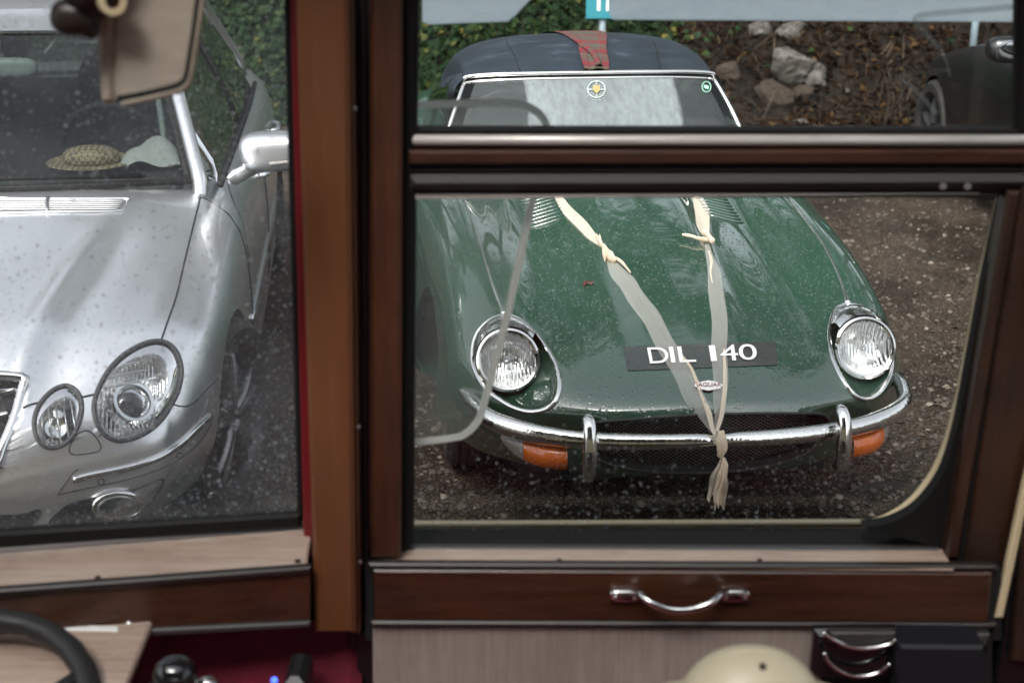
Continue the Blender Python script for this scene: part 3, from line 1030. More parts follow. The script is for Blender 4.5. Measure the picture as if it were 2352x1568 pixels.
# crimson engine cover beside the driver
pA, pB = at_y(330, 1475, YF - .10), at_y(835, 1455, YF + .02)
prism('engine_cover', [(pA[0] - .05, YF + .05, pA[2] - .02), (pB[0], YF + .05, pA[2] - .02), (pB[0], YF - .22, pA[2] - .26), (pA[0] - .05, YF - .22, pA[2] - .26)], (0, 0, -.4), M['carpet'], coach, .02)
slab('side_post', [(818, 1452), (868, 1452), (868, 1700), (822, 1700)], -.03, .05, M['black_gloss'])

# front passenger window: two panes, transom, surrounds
slab('window_stile', [(849, -60), (924, -60), (921, 1282), (851, 1282)], -.05, .06, M['mahogany'], None, .006)
slab('stile_seal', [(920, -60), (962, -60), (954, 452), (948, 1252), (916, 1285)], -.02, .05, M['rubber'], None, .008)
upper = slab('upper_pane', [(930, -120), (2380, -120), (2380, 330), (930, 330)], .012, .006, M['pane'], None, 0)
slab('rubber_seal', [(940, 294), (2360, 296), (2360, 316), (940, 312)], -.006, .03, M['rubber'], upper, .005)
slab('rubber_seal', [(2338, -60), (2380, -60), (2380, 330), (2334, 330)], -.006, .03, M['rubber'], upper, .006)
lower = slab('lower_pane', [(930, 410), (2330, 410), (2200, 1240), (930, 1236)], .088, .006, M['pane'], None, 0)
def rail(name, y0l, y0r, y1l, y1r, off, depth, m, bev, x0=938, x1=2400):
    return slab(name, [(x0, y0l), (x1, y0r), (x1, y1r), (x0, y1l)], off, depth, m, None, bev)
rail('transom_core', 303, 306, 448, 446, -.002, .03, M['bracket'], .003)
def bead(name, yl, yr, rpx, off, m, x0=944, x1=2400):
    a, b = at_y(x0, yl, YF + off), at_y(x1, yr, YF + off)
    return tube(name, [a, a * .995 + b * .005, b], [rpx * .55 * YF / FPX, rpx * YF / FPX, rpx * YF / FPX], m, coach, 14)
bead('transom_bead', 322, 322, 13, -.012, M['bead'])
rail('transom_rail', 347, 345, 379, 377, -.03, .03, M['mahogany_h'], .004)
rail('transom_moulding', 384, 383, 398, 397, -.018, .02, M['grey_mould'], .006)
rail('transom_moulding', 404, 402, 440, 434, -.03, .03, M['grey_mould'], .012)
rail('transom_lip', 443, 441, 456, 454, -.008, .018, M['grey_mould'], .003, 938, 2300)
slab('transom_bright_strip', [(938, 446), (1300, 446), (2250, 444), (2250, 446), (1500, 453), (938, 458)], -.012, .004, M['bead'], None, .001)
for x_ in (2165, 2222):
    lathe('screw', [(.006, 0), (.006, .003), (0, .005)], M['alu'], coach, at_y(x_, 428, YF - .032), (0, -1, 0), 12)

zr = at_y(1500, 1260, YF + .0)[2]
inner = cr([(2296, 452), (2277, 540), (2252, 650), (2216, 840), (2186, 980), (2150, 1078), (2098, 1150), (2040, 1190), (1982, 1206)], 5)
outer = cr([(2308, 452), (2289, 545), (2265, 655), (2230, 845), (2203, 990), (2172, 1095), (2118, 1168), (2054, 1202), (1984, 1212)], 5)
def ribbon_slab(name, A, B, off, depth, m):
    a = np.array([at_y(x, y, YF + off) for x, y in A]); b_ = np.array([at_y(x, y, YF + off) for x, y in B])
    n_ = len(a)
    e = np.array([0, depth, 0])
    V = np.concatenate([a, b_, b_ + e, a + e]).reshape(4, n_, 3).transpose(1, 0, 2).reshape(-1, 3)
    f = gridf(n_, 4, True).tolist() + [[0, 1, 2, 3], [(n_ - 1) * 4 + i for i in (3, 2, 1, 0)]]
    return mesh(name, V, f, m, coach, angle=30)
ribbon_slab('cream_window_edge', inner, outer - (outer - inner) * .28, .06, .02, M['cream'])

slab('cream_window_edge', [(948, 1204), (2030, 1200), (2024, 1213), (948, 1214)], .118, .02, M['cream'], None, .003)
jam = np.array([(2318, 452), (2300, 545), (2278, 655), (2247, 845), (2221, 990), (2203, 1095), (2190, 1160), (2182, 1200), (2170, 1262)], float)
jam = cr(jam, 5)
ribbon_slab('window_rubber', outer - (outer - inner) * .34, jam, .005, .03, M['rubber'])
ledge('window_rubber', [(930, 1211), (2012, 1217), (2100, 1205), (2172, 1258), (930, 1254)], zr - .006, .02, M['rubber'], None, .004)
slab('window_rubber', [(2002, 1216), (2056, 1199), (2118, 1166), (2172, 1097), (2190, 1165), (2172, 1255)], .055, .02, M['rubber'], None, .004)
ledge('grey_seal', [(925, 1246), (2158, 1249), (2158, 1261), (925, 1259)], zr + .003, .012, M['grey_mould'], None, .004)
ledge('window_sill', [(918, 1257), (2166, 1259), (2190, 1302), (852, 1296), (852, 1284), (916, 1284)], zr, .010, M['oak_h'], None, .003)
for x_ in (1285, 1745):
    lathe('screw', [(0, 0), (.0055, .0), (.0045, .003), (0, .004)], M['bracket'], coach, at_z(x_, 1287, zr), (0, 0, 1), 12)
yn = at_z(1500, 1298, zr)[1] - YF
slab('sill_nosing', [(846, 1294), (2290, 1299), (2290, 1311), (846, 1306)], yn - .006, .02, M['bracket'], None, .004)
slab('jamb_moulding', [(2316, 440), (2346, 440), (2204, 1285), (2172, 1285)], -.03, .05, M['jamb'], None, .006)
slab('jamb_groove', [(2344, 440), (2360, 440), (2216, 1290), (2202, 1290)], -.012, .03, M['dark'])
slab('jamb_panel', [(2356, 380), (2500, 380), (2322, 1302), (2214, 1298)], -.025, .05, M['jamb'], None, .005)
slab('jamb_edge', [(2496, 380), (2530, 380), (2345, 1320), (2318, 1305)], -.015, .05, M['black_gloss'], None, .004)
slab('door_edge_strip', [(2420, 800), (2440, 800), (2306, 1420), (2286, 1420)], -.06, .02, M['cream'], None, .004)
slab('door_frame', [(2432, 800), (2640, 800), (2560, 1700), (2262, 1700), (2306, 1420)], -.05, .05, M['black_gloss'], None, .006)
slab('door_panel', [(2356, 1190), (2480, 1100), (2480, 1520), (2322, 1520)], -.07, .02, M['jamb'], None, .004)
# below the sill
slab('backing_board', [(840, 1300), (2300, 1305), (2300, 1470), (840, 1470)], yn + .012, .03, M['dark'], None, 0)
drawer = slab('drawer_panel', [(856, 1308), (2280, 1315), (2270, 1430), (859, 1425)], yn - .004, .018, M['mahogany_h'], None, .004)
slab('panel_rail', [(852, 1427), (2290, 1432), (2290, 1445), (852, 1440)], yn - .01, .02, M['bracket'], None, .004)
slab('laminate_panel', [(856, 1440), (1885, 1444), (1885, 1900), (856, 1900)], yn + .004, .02, M['laminate'], None, .002)
slab('laminate_edge', [(1880, 1444), (2280, 1446), (2280, 1900), (1880, 1900)], yn + .006, .02, M['dark'], None, .002)

# chrome grab handle on the drawer panel
gh = empty('grab_handle', at_y(1562, 1430, YF + yn - .004))
tag(gh, 'chrome curved grab handle on the mahogany panel under the window', 'handle')
q0 = np.array(gh.location)
yp = YF + yn - .004
for xa in (1434, 1686):
    a, b_ = at_y(xa - 36, 1361, yp), at_y(xa + 36, 1361, yp)
    hz = (b_ - a)[0] / 2
    o = ellipsoid('mounting_plate', (a + b_) / 2 + np.array([0, -.006, 0]) - q0, (hz, .010, .0125), M['chrome'], gh, 2, .6)
    for s_ in (-.6, .6):
        lathe('screw', [(.004, 0), (.004, .002), (0, .003)], M['alu'], o, (a + b_) / 2 + np.array([s_ * hz, -.017, 0]) - q0, (0, -1, 0), 10)
hp = cr([at_y(1456, 1358, yp - .012), at_y(1472, 1364, yp - .03), at_y(1492, 1381, yp - .045), at_y(1530, 1396, yp - .05), at_y(1565, 1400, yp - .052), at_y(1602, 1395, yp - .05), at_y(1636, 1381, yp - .045), at_y(1654, 1365, yp - .03), at_y(1668, 1358, yp - .012)], 6)
tube('grip_bar', hp - q0, .0068, M['chrome'], gh, 12)

# right hand side below the panel: black holder with chrome bands, dark box
hd = empty('black_holder', at_y(1965, 1560, YF + yn - .055))
tag(hd, 'glossy black holder with two curved chrome bands under the panel', 'holder')
q0 = np.array(hd.location)
prism('body', [at_y(x, y, YF + yn - .035) - q0 for x, y in [(1872, 1450), (2062, 1448), (2058, 1562), (1862, 1562)]], (0, .036, 0), M['black_gloss'], hd, .01)
prism('lid', [at_y(x, y, YF + yn - .047) - q0 for x, y in [(1905, 1452), (2058, 1452), (2052, 1470), (2010, 1484), (1960, 1486), (1920, 1470)]], (0, .02, 0), M['grey_mould'], hd, .003)
for pts in ([(1890, 1452), (1918, 1470), (1955, 1485), (2000, 1487), (2040, 1479), (2058, 1468)], [(1893, 1497), (1903, 1518), (1932, 1541), (1972, 1552), (2015, 1544), (2046, 1522)]):
    tube('chrome_band', cr([at_y(x, y, YF + yn - .055) for x, y in pts], 6) - q0, .0042, M['chrome'], hd, 10)
bx = slab('dark_box', [(2066, 1482), (2262, 1484), (2258, 1760), (2062, 1760)], yn - .085, .08, M['navy'], coach, .006)
bx.parent = None
tag(bx, 'dark navy box standing at the bottom right beside the door', 'box')
lathe('screw', [(.006, 0), (.006, .003), (0, .004)], M['alu'], coach, at_y(2218, 1462, YF + yn - .03), (0, -1, 0), 12)
slab('box_shelf', [(2060, 1452), (2275, 1456), (2270, 1482), (2060, 1480)], yn - .025, .025, M['grey_mould'], None, .004)

# passenger seat, of which the rounded top shows
st = empty('passenger_seat', (at_y(1715, 1500, 1.78)[0], 1.70, ZF))
tag(st, 'cream vinyl seat with a domed top in front of the laminate panel', 'seat')
q0 = np.array(st.location)
tp = at_y(1714, 1478, 1.70)
ellipsoid('headrest', (0, .03, tp[2] - ZF - .165), (.112, .08, .135), M['vinyl'], st, 5, .9)
tube('seam', [(.1125 * math.cos(a), .03 + 0 * a, tp[2] - ZF - .165 + .1355 * math.sin(a)) for a in np.linspace(0, math.pi, 24)], .0022, M['vinyl'], st, 6)
lathe('button', [(0, .002), (.005, .002), (.005, -.004)], M['bracket'], st, at_y(1752, 1530, 1.70) - q0, (0, -1, .3), 12)
ellipsoid('backrest', (0, .03, .30), (.20, .08, .24), M['vinyl'], st, 4, .55)
box('cushion', (-.22, -.40, .26), (.22, .06, .38), M['vinyl'], st, .03)
for sx in (-1, 1):
    for yy_ in (-.34, .04):
        tube('leg', [(sx * .19, yy_, 0), (sx * .19, yy_, .27)], .014, M['black_gloss'], st, 8)

# steering wheel at the lower left
cw = at_y(-92, 1668, 1.95)
sw = empty('steering_wheel', cw)
tag(sw, 'black steering wheel at the lower left in front of the wooden tray', 'steering wheel')
tl = Matrix.Rotation(R(24), 3, 'X')
def wp(a, r_, z_=0):
    return np.array(tl @ Vector((r_ * math.cos(a), r_ * math.sin(a), z_)))
RW = .205
rim = tube('rim', [wp(a, RW * (1 + .004 * math.sin(26 * a))) for a in np.linspace(0, 2 * np.pi, 140)[:-1]], .0205, M['matt_black'], sw, 14, True)
for a in (.52, 2.62, 4.71):
    tube('spoke', [wp(a, .03, -.03), wp(a, .12, -.02), wp(a, RW - .004, 0)], [.014, .010, .012], M['matt_black'], sw, 10)
lathe('hub', [(.0, .01), (.035, .006), (.045, -.02), (.04, -.06), (.02, -.08)], M['matt_black'], sw, wp(0, 0, -.01), tuple(tl @ Vector((0, 0, 1))), 24)
tube('column', [wp(0, 0, -.06), wp(0, 0, -.34)], .02, M['matt_black'], sw, 12)

# gear lever by the engine cover
gp = at_y(392, 1512, YF - .38)
gl_ = empty('gear_lever', (gp[0], gp[1], gp[2] - .36))
tag(gl_, 'black domed lever knob with chrome side on the crimson cover', 'gear lever')
tube('stem', [(0, 0, 0), (0, 0, .30)], .012, M['chrome'], gl_, 12)
ellipsoid('knob', (.005, 0, .322), (.036, .034, .040), M['black_gloss'], gl_, 3, .85)
lathe('collar', [(.030, .27), (.037, .28), (.037, .31), (.030, .315)], M['chrome'], gl_, (-.006, -.005, 0), (0, 0, 1), 24)
ellipsoid('lever_handle', (.052, .02, .285), (.022, .02, .028), M['chrome'], gl_, 3, .9)
lampb = mat('blue_tell_tale', (.05, .1, .9), .2)
lampb.node_tree.nodes['Principled BSDF'].inputs['Emission Color'].default_value = (.05, .12, 1, 1)
lampb.node_tree.nodes['Principled BSDF'].inputs['Emission Strength'].default_value = 1.2
ellipsoid('tell_tale_lamp', at_y(630, 1561, YF - .21), (.006, .006, .006), lampb, coach, 2)
box('switch_box', at_y(650, 1560, YF - .20), at_y(725, 1650, YF - .1), M['matt_black'], coach, .012)

# interior mirror hanging at the top left
ym = 2.02
mm = empty('driver_mirror', at_y(340, 20, ym))
tag(mm, 'worn grey brown back of a mirror hanging at the top left', 'mirror')
q0 = np.array(mm.location)
back = [(256, -90), (476, -90), (462, 20), (446, 120), (436, 180), (424, 200), (396, 212), (330, 226), (282, 237), (262, 232), (254, 205)]
prism('shell', [at_y(x, y, ym) - q0 for x, y in back], (0, .03, 0), M['mirror_back'], mm, .008)
prism('shell_side', [at_y(x, y, ym) - q0 for x, y in [(214, -90), (262, -90), (262, 236), (246, 241), (232, 236), (224, 150)]], (.0, .026, 0), M['mirror_back'], mm, .007)
tube('rim', [at_y(x, y, ym - .004) - q0 for x, y in cr([(474, -90), (460, 20), (445, 120), (434, 182), (420, 202), (392, 212), (330, 227), (280, 238)], 4)], .0052, M['mirror_back'], mm, 8)
tube('rim_shadow_tube', [at_y(x, y, ym - .006) - q0 for x, y in cr([(462, -60), (450, 40), (438, 120), (428, 176), (414, 193), (390, 202), (330, 216), (272, 227)], 4)], .0042, M['rubber'], mm, 8)  # dark tube laid inside the rim as its shadow line
tube('bracket_arm', [at_y(x, y, ym - .03) - q0 for x, y in [(250, -140), (215, -30), (195, 20)]], .03, M['bracket'], mm, 12)
ellipsoid('bracket_knob', at_y(172, 40, ym - .03) - q0, (.032, .03, .026), M['bracket'], mm, 3, .8)
ellipsoid('bracket_knob', at_y(205, 60, ym - .03) - q0, (.014, .016, .018), M['bracket'], mm, 3, .9)
lathe('bracket_collar', [(.010, 0), (.019, 0), (.019, .012), (.010, .012)], M['cream'], mm, at_y(254, 4, ym - .045) - q0, (.5, -.9, .1), 20)

# frosted panels and a hazy sheet added as reflections in the pane; thin pale lines
VN = np.array([0, math.cos(R(58)), math.sin(R(58))])
VP = at_y(1500, 50, YF + .36)
def reflection_panel(px, lab):
    o = prism('sky_reflection_panel', [on_plane(x, y, VP, VN) for x, y in px], VN * .004, M['strip'], None, 0)  # added panel, tilted to catch the sky in place of a reflection
    return tag(o, lab, 'reflection panel', 'reflection panels outside the window')
reflection_panel([(968, -190), (1330, -190), (1218, 0), (1184, 36), (1166, 50), (1140, 51), (984, 57), (970, 50)], 'short frosted blue panel with a slanted end, added as a sky reflection at the window top')
reflection_panel([(1399, -190), (2336, -190), (2338, 44), (2326, 51), (1800, 48), (1410, 46), (1400, 38)], 'long frosted blue panel added as a sky reflection along the top right of the window')
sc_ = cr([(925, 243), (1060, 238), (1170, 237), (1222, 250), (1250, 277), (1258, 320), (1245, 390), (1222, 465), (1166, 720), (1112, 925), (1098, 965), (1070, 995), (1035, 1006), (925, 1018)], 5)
ac = slab('reflection_sheet', sc_.tolist(), .034, .003, M['reflection_haze'], coach, 0)  # added sheet shaped as a side window's reflection in the glass
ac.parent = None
tag(ac, 'hazy sheet with rounded corners added as a window reflection outside the left pane', 'reflection')
tube('reflection_edge', [at_y(x, y, YF + .034) for x, y in sc_], .0068, M['reflection_haze_edge'], ac, 8)
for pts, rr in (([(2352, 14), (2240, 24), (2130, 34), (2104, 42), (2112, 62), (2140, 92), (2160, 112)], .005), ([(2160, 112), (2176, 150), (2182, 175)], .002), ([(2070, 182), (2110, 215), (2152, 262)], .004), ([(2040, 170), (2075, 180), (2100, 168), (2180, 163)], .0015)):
    o = tube('pale_line', cr([at_y(x, y, YF + .024) for x, y in pts], 6), rr, M['pale_clear'], upper, 8)  # thin translucent pale tubes close to the upper pane

# ------------------------------------------------------------------ cars: shared pieces
def arches(v, f, axles, rad, zc, xmin):
    """open round wheel arches in a body mesh"""
    v = v.copy()
    for ya in axles:
        d = np.hypot(v[:, 1] - ya, v[:, 2] - zc)
        side = np.abs(v[:, 0]) > xmin
        fc = v[f]
        dm = np.hypot(fc[:, :, 1].mean(1) - ya, fc[:, :, 2].mean(1) - zc)
        ins = (dm < rad) & (np.abs(fc[:, :, 0]).mean(1) > xmin)
        rem = set(f[ins].ravel().tolist())
        f = f[~ins]
        ed = np.array(sorted(rem & set(f.ravel().tolist())), int)
        if len(ed):
            k = (np.abs(v[ed, 0]) > xmin + .03)
            ed = ed[k]
            q = np.stack([v[ed, 1] - ya, v[ed, 2] - zc], 1)
            s = rad / (np.linalg.norm(q, axis=1)[:, None] + 1e-9)
            v[ed, 1:] = np.array([ya, zc]) + q * s
    return v, f

def wheel(car, c, rad, wid, steer, sx, style, rim_r):
    """wheel > tyre, rim, spokes; axis along x, outer face towards sx"""
    w = empty('wheel', c, steer, car)
    h = wid / 2
    tp = [(rim_r, -h * .8), (rim_r + .02, -h), (rad - .03, -h * 1.02), (rad - .006, -h * .82)]
    for gx in (-.5, -.15, .2, .52):
        tp += [(rad, h * (gx - .09)), (rad - .009, h * (gx - .06)), (rad - .009, h * (gx + .06)), (rad, h * (gx + .09))]
    tp += [(rad - .006, h * .82), (rad - .03, h * 1.02), (rim_r + .02, h), (rim_r, h * .8)]
    ax = (sx, 0, 0)
    t = lathe('tyre', tp, M['tyre'], w, (0, 0, 0), ax, 64, 30)
    # block cuts across the tread
    lathe('rim', [(rim_r, -h * .7), (rim_r * .93, -h * .6), (rim_r * .90, h * .3), (rim_r * .95, h * .72), (rim_r + .004, h * .86), (rim_r + .006, h * .78)], M['alloy_dark'], w, (0, 0, 0), ax, 56, 40)
    lathe('brake_disc', [(0, h * .02), (rim_r * .72, h * .02), (rim_r * .72, -h * .1), (0, -h * .1)], M['dark'], w, (0, 0, 0), ax, 32)
    mt = M['spoke'] if style != 'dark' else M['trim']
    lathe('hub', [(0, h * .66), (rim_r * .16, h * .62), (rim_r * .22, h * .45), (rim_r * .2, h * .1)], mt, w, (0, 0, 0), ax, 24)
    n = 5
    for i in range(n):
        for dlt in ((-.17, .17) if style == 'twin' else (0,)):
            a = i * 2 * np.pi / n + .3
            a1 = a + dlt
            p = []
            for r_, aa, xx in ((rim_r * .14, a + dlt * .9, .58), (rim_r * .45, a + dlt * .85, .66), (rim_r * .8, a1, .60), (rim_r * .95, a1 * 1.0, .52)):
                p.append((sx * h * xx, r_ * math.cos(aa), r_ * math.sin(aa)))
            tube('spoke', cr(p, 3), np.linspace(.026, .021, 10) if style == 'twin' else np.linspace(.035, .03, 10), mt, w, 8, flat=.6, up=(sx, 0, 0))
    return w

# ------------------------------------------------------------------ the green sports car
JL, JRZ = (.5718, 3.7117, 0), .1006
jag = empty('green_sports_car', JL, JRZ)
tag(jag, 'wet dark green vintage sports car with soft top and cream wedding ribbons on its bonnet', 'car')
S = [
 [(0,.030,.560),(.13,.034,.556),(.25,.050,.545),(.33,.080,.528),(.365,.105,.500),(.355,.105,.458),(.30,.090,.400),(.17,.062,.376),(0,.052,.370)],
 [(0,.055,.590),(.14,.060,.586),(.29,.078,.574),(.41,.115,.560),(.50,.165,.525),(.515,.185,.47),(.46,.17,.385),(.27,.115,.345),(0,.10,.340)],
 [(0,.150,.628),(.16,.155,.622),(.33,.165,.608),(.475,.205,.598),(.590,.275,.565),(.628,.310,.50),(.595,.29,.40),(.38,.23,.31),(0,.20,.30)],
 [(0,.330,.682),(.185,.330,.674),(.36,.335,.654),(.500,.350,.660),(.605,.400,.648),(.690,.450,.575),(.705,.47,.43),(.52,.4,.27),(0,.33,.25)],
 [(0,.580,.738),(.20,.580,.728),(.375,.580,.698),(.505,.590,.722),(.610,.610,.735),(.700,.640,.670),(.728,.66,.50),(.64,.6,.245),(0,.58,.22)],
 [(0,.960,.812),(.215,.960,.798),(.385,.960,.758),(.510,.960,.790),(.620,.960,.808),(.712,.960,.735),(.748,.96,.54),(.72,.96,.225),(0,.96,.20)],
 [(0,1.42,.868),(.225,1.42,.852),(.395,1.42,.812),(.520,1.42,.832),(.635,1.42,.842),(.738,1.42,.765),(.785,1.42,.56),(.76,1.42,.21),(0,1.42,.19)],
 [(0,1.95,.915),(.235,1.96,.902),(.42,1.98,.872),(.545,2.02,.868),(.655,2.02,.862),(.775,2.00,.785),(.828,2.0,.57),(.77,2.0,.21),(0,2.0,.19)],
 [(0,2.55,.930),(.25,2.55,.925),(.44,2.55,.910),(.565,2.55,.895),(.665,2.55,.878),(.780,2.55,.79),(.828,2.55,.57),(.77,2.55,.21),(0,2.55,.19)],
 [(0,3.25,.935),(.25,3.25,.932),(.44,3.25,.922),(.570,3.25,.950),(.685,3.25,.955),(.795,3.25,.87),(.828,3.25,.58),(.76,3.25,.22),(0,3.25,.2)],
 [(0,3.85,.880),(.24,3.85,.878),(.42,3.85,.870),(.550,3.85,.862),(.650,3.85,.84),(.745,3.85,.75),(.77,3.85,.58),(.66,3.85,.28),(0,3.85,.26)],
 [(0,4.30,.740),(.20,4.30,.738),(.35,4.29,.732),(.46,4.27,.722),(.545,4.25,.70),(.61,4.22,.64),(.62,4.2,.55),(.5,4.2,.4),(0,4.3,.38)],
 [(0,4.44,.62),(.1,4.44,.62),(.18,4.43,.615),(.25,4.42,.61),(.30,4.41,.60),(.33,4.40,.58),(.32,4.40,.55),(.2,4.41,.5),(0,4.43,.49)],
]
jv, jf, _ = loft(S, [12, 22, 26, 30, 30, 18, 16, 12, 12, 12, 10, 6], 15)
# the power bulge down the middle of the bonnet
ax_, y_ = np.abs(jv[:, 0]), jv[:, 1]
wb = .155 + .06 * np.clip(y_ / 1.9, 0, 1)
bul = np.clip((wb + .035 - ax_) / .07, 0, 1)
top = (jv[:, 2] > .50) & (y_ < 2.0)
jv[:, 2] += np.where(top, .022 * smoothn(bul) * smoothn(np.clip((y_ - .12) / .5, 0, 1)), 0)
jag_s = Surf(JL, JRZ, jv, jf)

OVAL_PX = [(1163.8, 724.4), (1193.8, 734), (1225.8, 763), (1253.8, 797), (1275.8, 835), (1283.8, 869), (1283.8, 897), (1271.8, 925), (1247.8, 941), (1213.8, 945), (1177.8, 935), (1143.8, 915), (1115.8, 893), (1097.8, 867), (1085.8, 837), (1083.8, 807), (1089.8, 777), (1105.8, 751), (1131.8, 731)]
_q = jag_s.loop(OVAL_PX, 0, 5)
LIN = np.array([.0, .93, -.37])                # into the lamp recess
LIN /= np.linalg.norm(LIN)
LC, _n = jag_s.hitn(1168.8, 826)
LC = LC + LIN * .035
JW = {}
for sgn in (1, -1):
    ring = _q if sgn == 1 else mir(_q)[::-1]
    jv, jf = cut(jv, jf, ring)
    JW[sgn] = ring
jv, jf = arches(jv, jf, (1.06, 3.40), .318, .315, .40)
body = mesh('body', jv, jf, M['green'], jag)
for sgn in (1, -1):
    ring = JW[sgn]
    inw = LIN
    lc = LC.copy()
    if sgn == -1:
        lc[0] *= -1
    sc_ = bowl('headlamp_scoop', ring, inw, [(.97, .012), (.93, .045), (.84, .085), (.6, .105), (.2, .11)], M['green'], jag)
    tube('headlamp_trim', ring + np.array([0, -.003, .001]), .0068, M['chrome'], jag, 8, True)
    fw = -LIN
    hl = lathe('headlamp', [(.098, -.055), (.099, .0), (.096, .009), (.089, .013), (.083, .010), (.081, .003)], M['chrome'], jag, lc, tuple(fw), 44)
    lathe('reflector', [(0, -.05), (.04, -.043), (.068, -.022), (.081, .001)], M['reflector'], hl, lc, tuple(fw), 40)
    lathe('lens', [(.081, .004), (.070, .015), (.050, .023), (.025, .028), (0, .029)], M['fluted'] if False else M['lens'], hl, lc, tuple(fw), 40)
    U = np.array([1., 0, 0])
    ellipsoid('bulb', lc - fw * .02, (.012, .02, .012), M['reflector'], hl, 2)
    # chrome brow between the top of the opening and the lamp
    n_ = len(ring)
    rel = ring - lc
    angs = np.arctan2(rel @ np.array([1., 0, 0]) * sgn, rel @ np.array([0, .37, .93]))     # 0 = up
    sel = np.where((angs > -1.5) & (angs < .98))[0]
    sel = sel[np.argsort(angs[sel])]
    O = ring[sel]
    a_ = angs[sel] * sgn
    zup = np.array([0, .37, .93]); zup -= fw * (zup @ fw); zup /= np.linalg.norm(zup)
    I = np.array([lc + (math.sin(k) * U + math.cos(k) * zup) * .0985 + fw * .004 for k in a_])
    Vb = []
    for t in np.linspace(0, 1, 6):
        Vb.append(O * (1 - t) + I * t + np.array([0, -.35, .94]) * (.012 * math.sin(math.pi * min(1, t * 1.05)) + .004))
    Vb = np.stack(Vb, 1)
    mesh('headlamp_brow', Vb.reshape(-1, 3), gridf(len(O), 6), M['pitted_chrome'], jag)

# beads along the crowns of the wings
bp = jag_s.path([(1158, 724), (1148, 700), (1130, 652), (1110, 588), (1088, 515), (1066, 462), (1056, 425)], .002, 5)
for sgn in (1, -1):
    P_ = bp if sgn == 1 else mir(bp)
    r_ = np.full(len(P_), .0042); r_[:6] = np.linspace(.011, .0045, 6)
    tube('wing_bead', P_, r_, M['pitted_chrome'], jag, 8, flat=1.0)
# louvres in the bonnet, beside the bulge
for sgn in (-1, 1):
    for i in range(15):
        yv = 1.26 + i * .034
        P_ = []
        for x_ in np.linspace(.258, .395, 5):
            h_ = jag_s.bvh.ray_cast(Vector((sgn * x_, yv, 2)), Vector((0, 0, -1)))[0]
            P_.append(np.array(h_) + np.array([0, 0, .002]))
        tube('louvre', P_, [.002, .0065, .0075, .0065, .002], M['green'], jag, 8, flat=1.1)
# grille mouth: dark throat, wire mesh, lip
lipc = [(-.365, .105, .50), (-.33, .080, .528), (-.25, .050, .545), (-.13, .034, .556), (0, .030, .560), (.13, .034, .556), (.25, .050, .545), (.33, .080, .528), (.365, .105, .50)]
lower_ = [(.355, .105, .458), (.30, .090, .400), (.17, .062, .376), (0, .052, .370), (-.17, .062, .376), (-.30, .090, .400), (-.355, .105, .458)]
mouth = crc(np.array(lipc + lower_), 5)
bowl('grille_throat', mouth, (0, 1, 0), [(.98, .06), (.95, .22), (.3, .30)], M['dark'], jag)
tube('grille_lip', mouth, .0045, M['gap'], jag, 8, True)  # green lip in the dark gap tone: its shade put into the colour
V, F = [], []
def strand(a, b, r_=.0011):
    v_, f_ = tube_vf([a, b], r_, 4)
    o_ = len(V)
    V.extend(v_.tolist()); F.extend([[i + o_ for i in q] for q in f_])
def mclip(x):
    t_ = min(1, abs(x) / .35)
    hgt_ = .092 * math.sqrt(max(0, 1 - t_ ** 2.6))
    return .466 - hgt_, .466 + hgt_
st_ = .017
for dsl in (1, -1):
    for k in np.arange(-.60, .60, st_):
        pts = []
        for z_ in np.linspace(.376, .557, 24):
            x_ = k + dsl * (z_ - .474) * 1.7
            lo_, hi_ = mclip(x_) if abs(x_) < .35 else (1, 0)
            if lo_ < z_ < hi_:
                pts.append((x_, .10 + .35 * x_ * x_, z_))
        if len(pts) > 1:
            strand(pts[0], pts[-1])
gm = mesh('grille_mesh', V, F, M['mesh'], jag)
gm['kind'] = 'stuff'
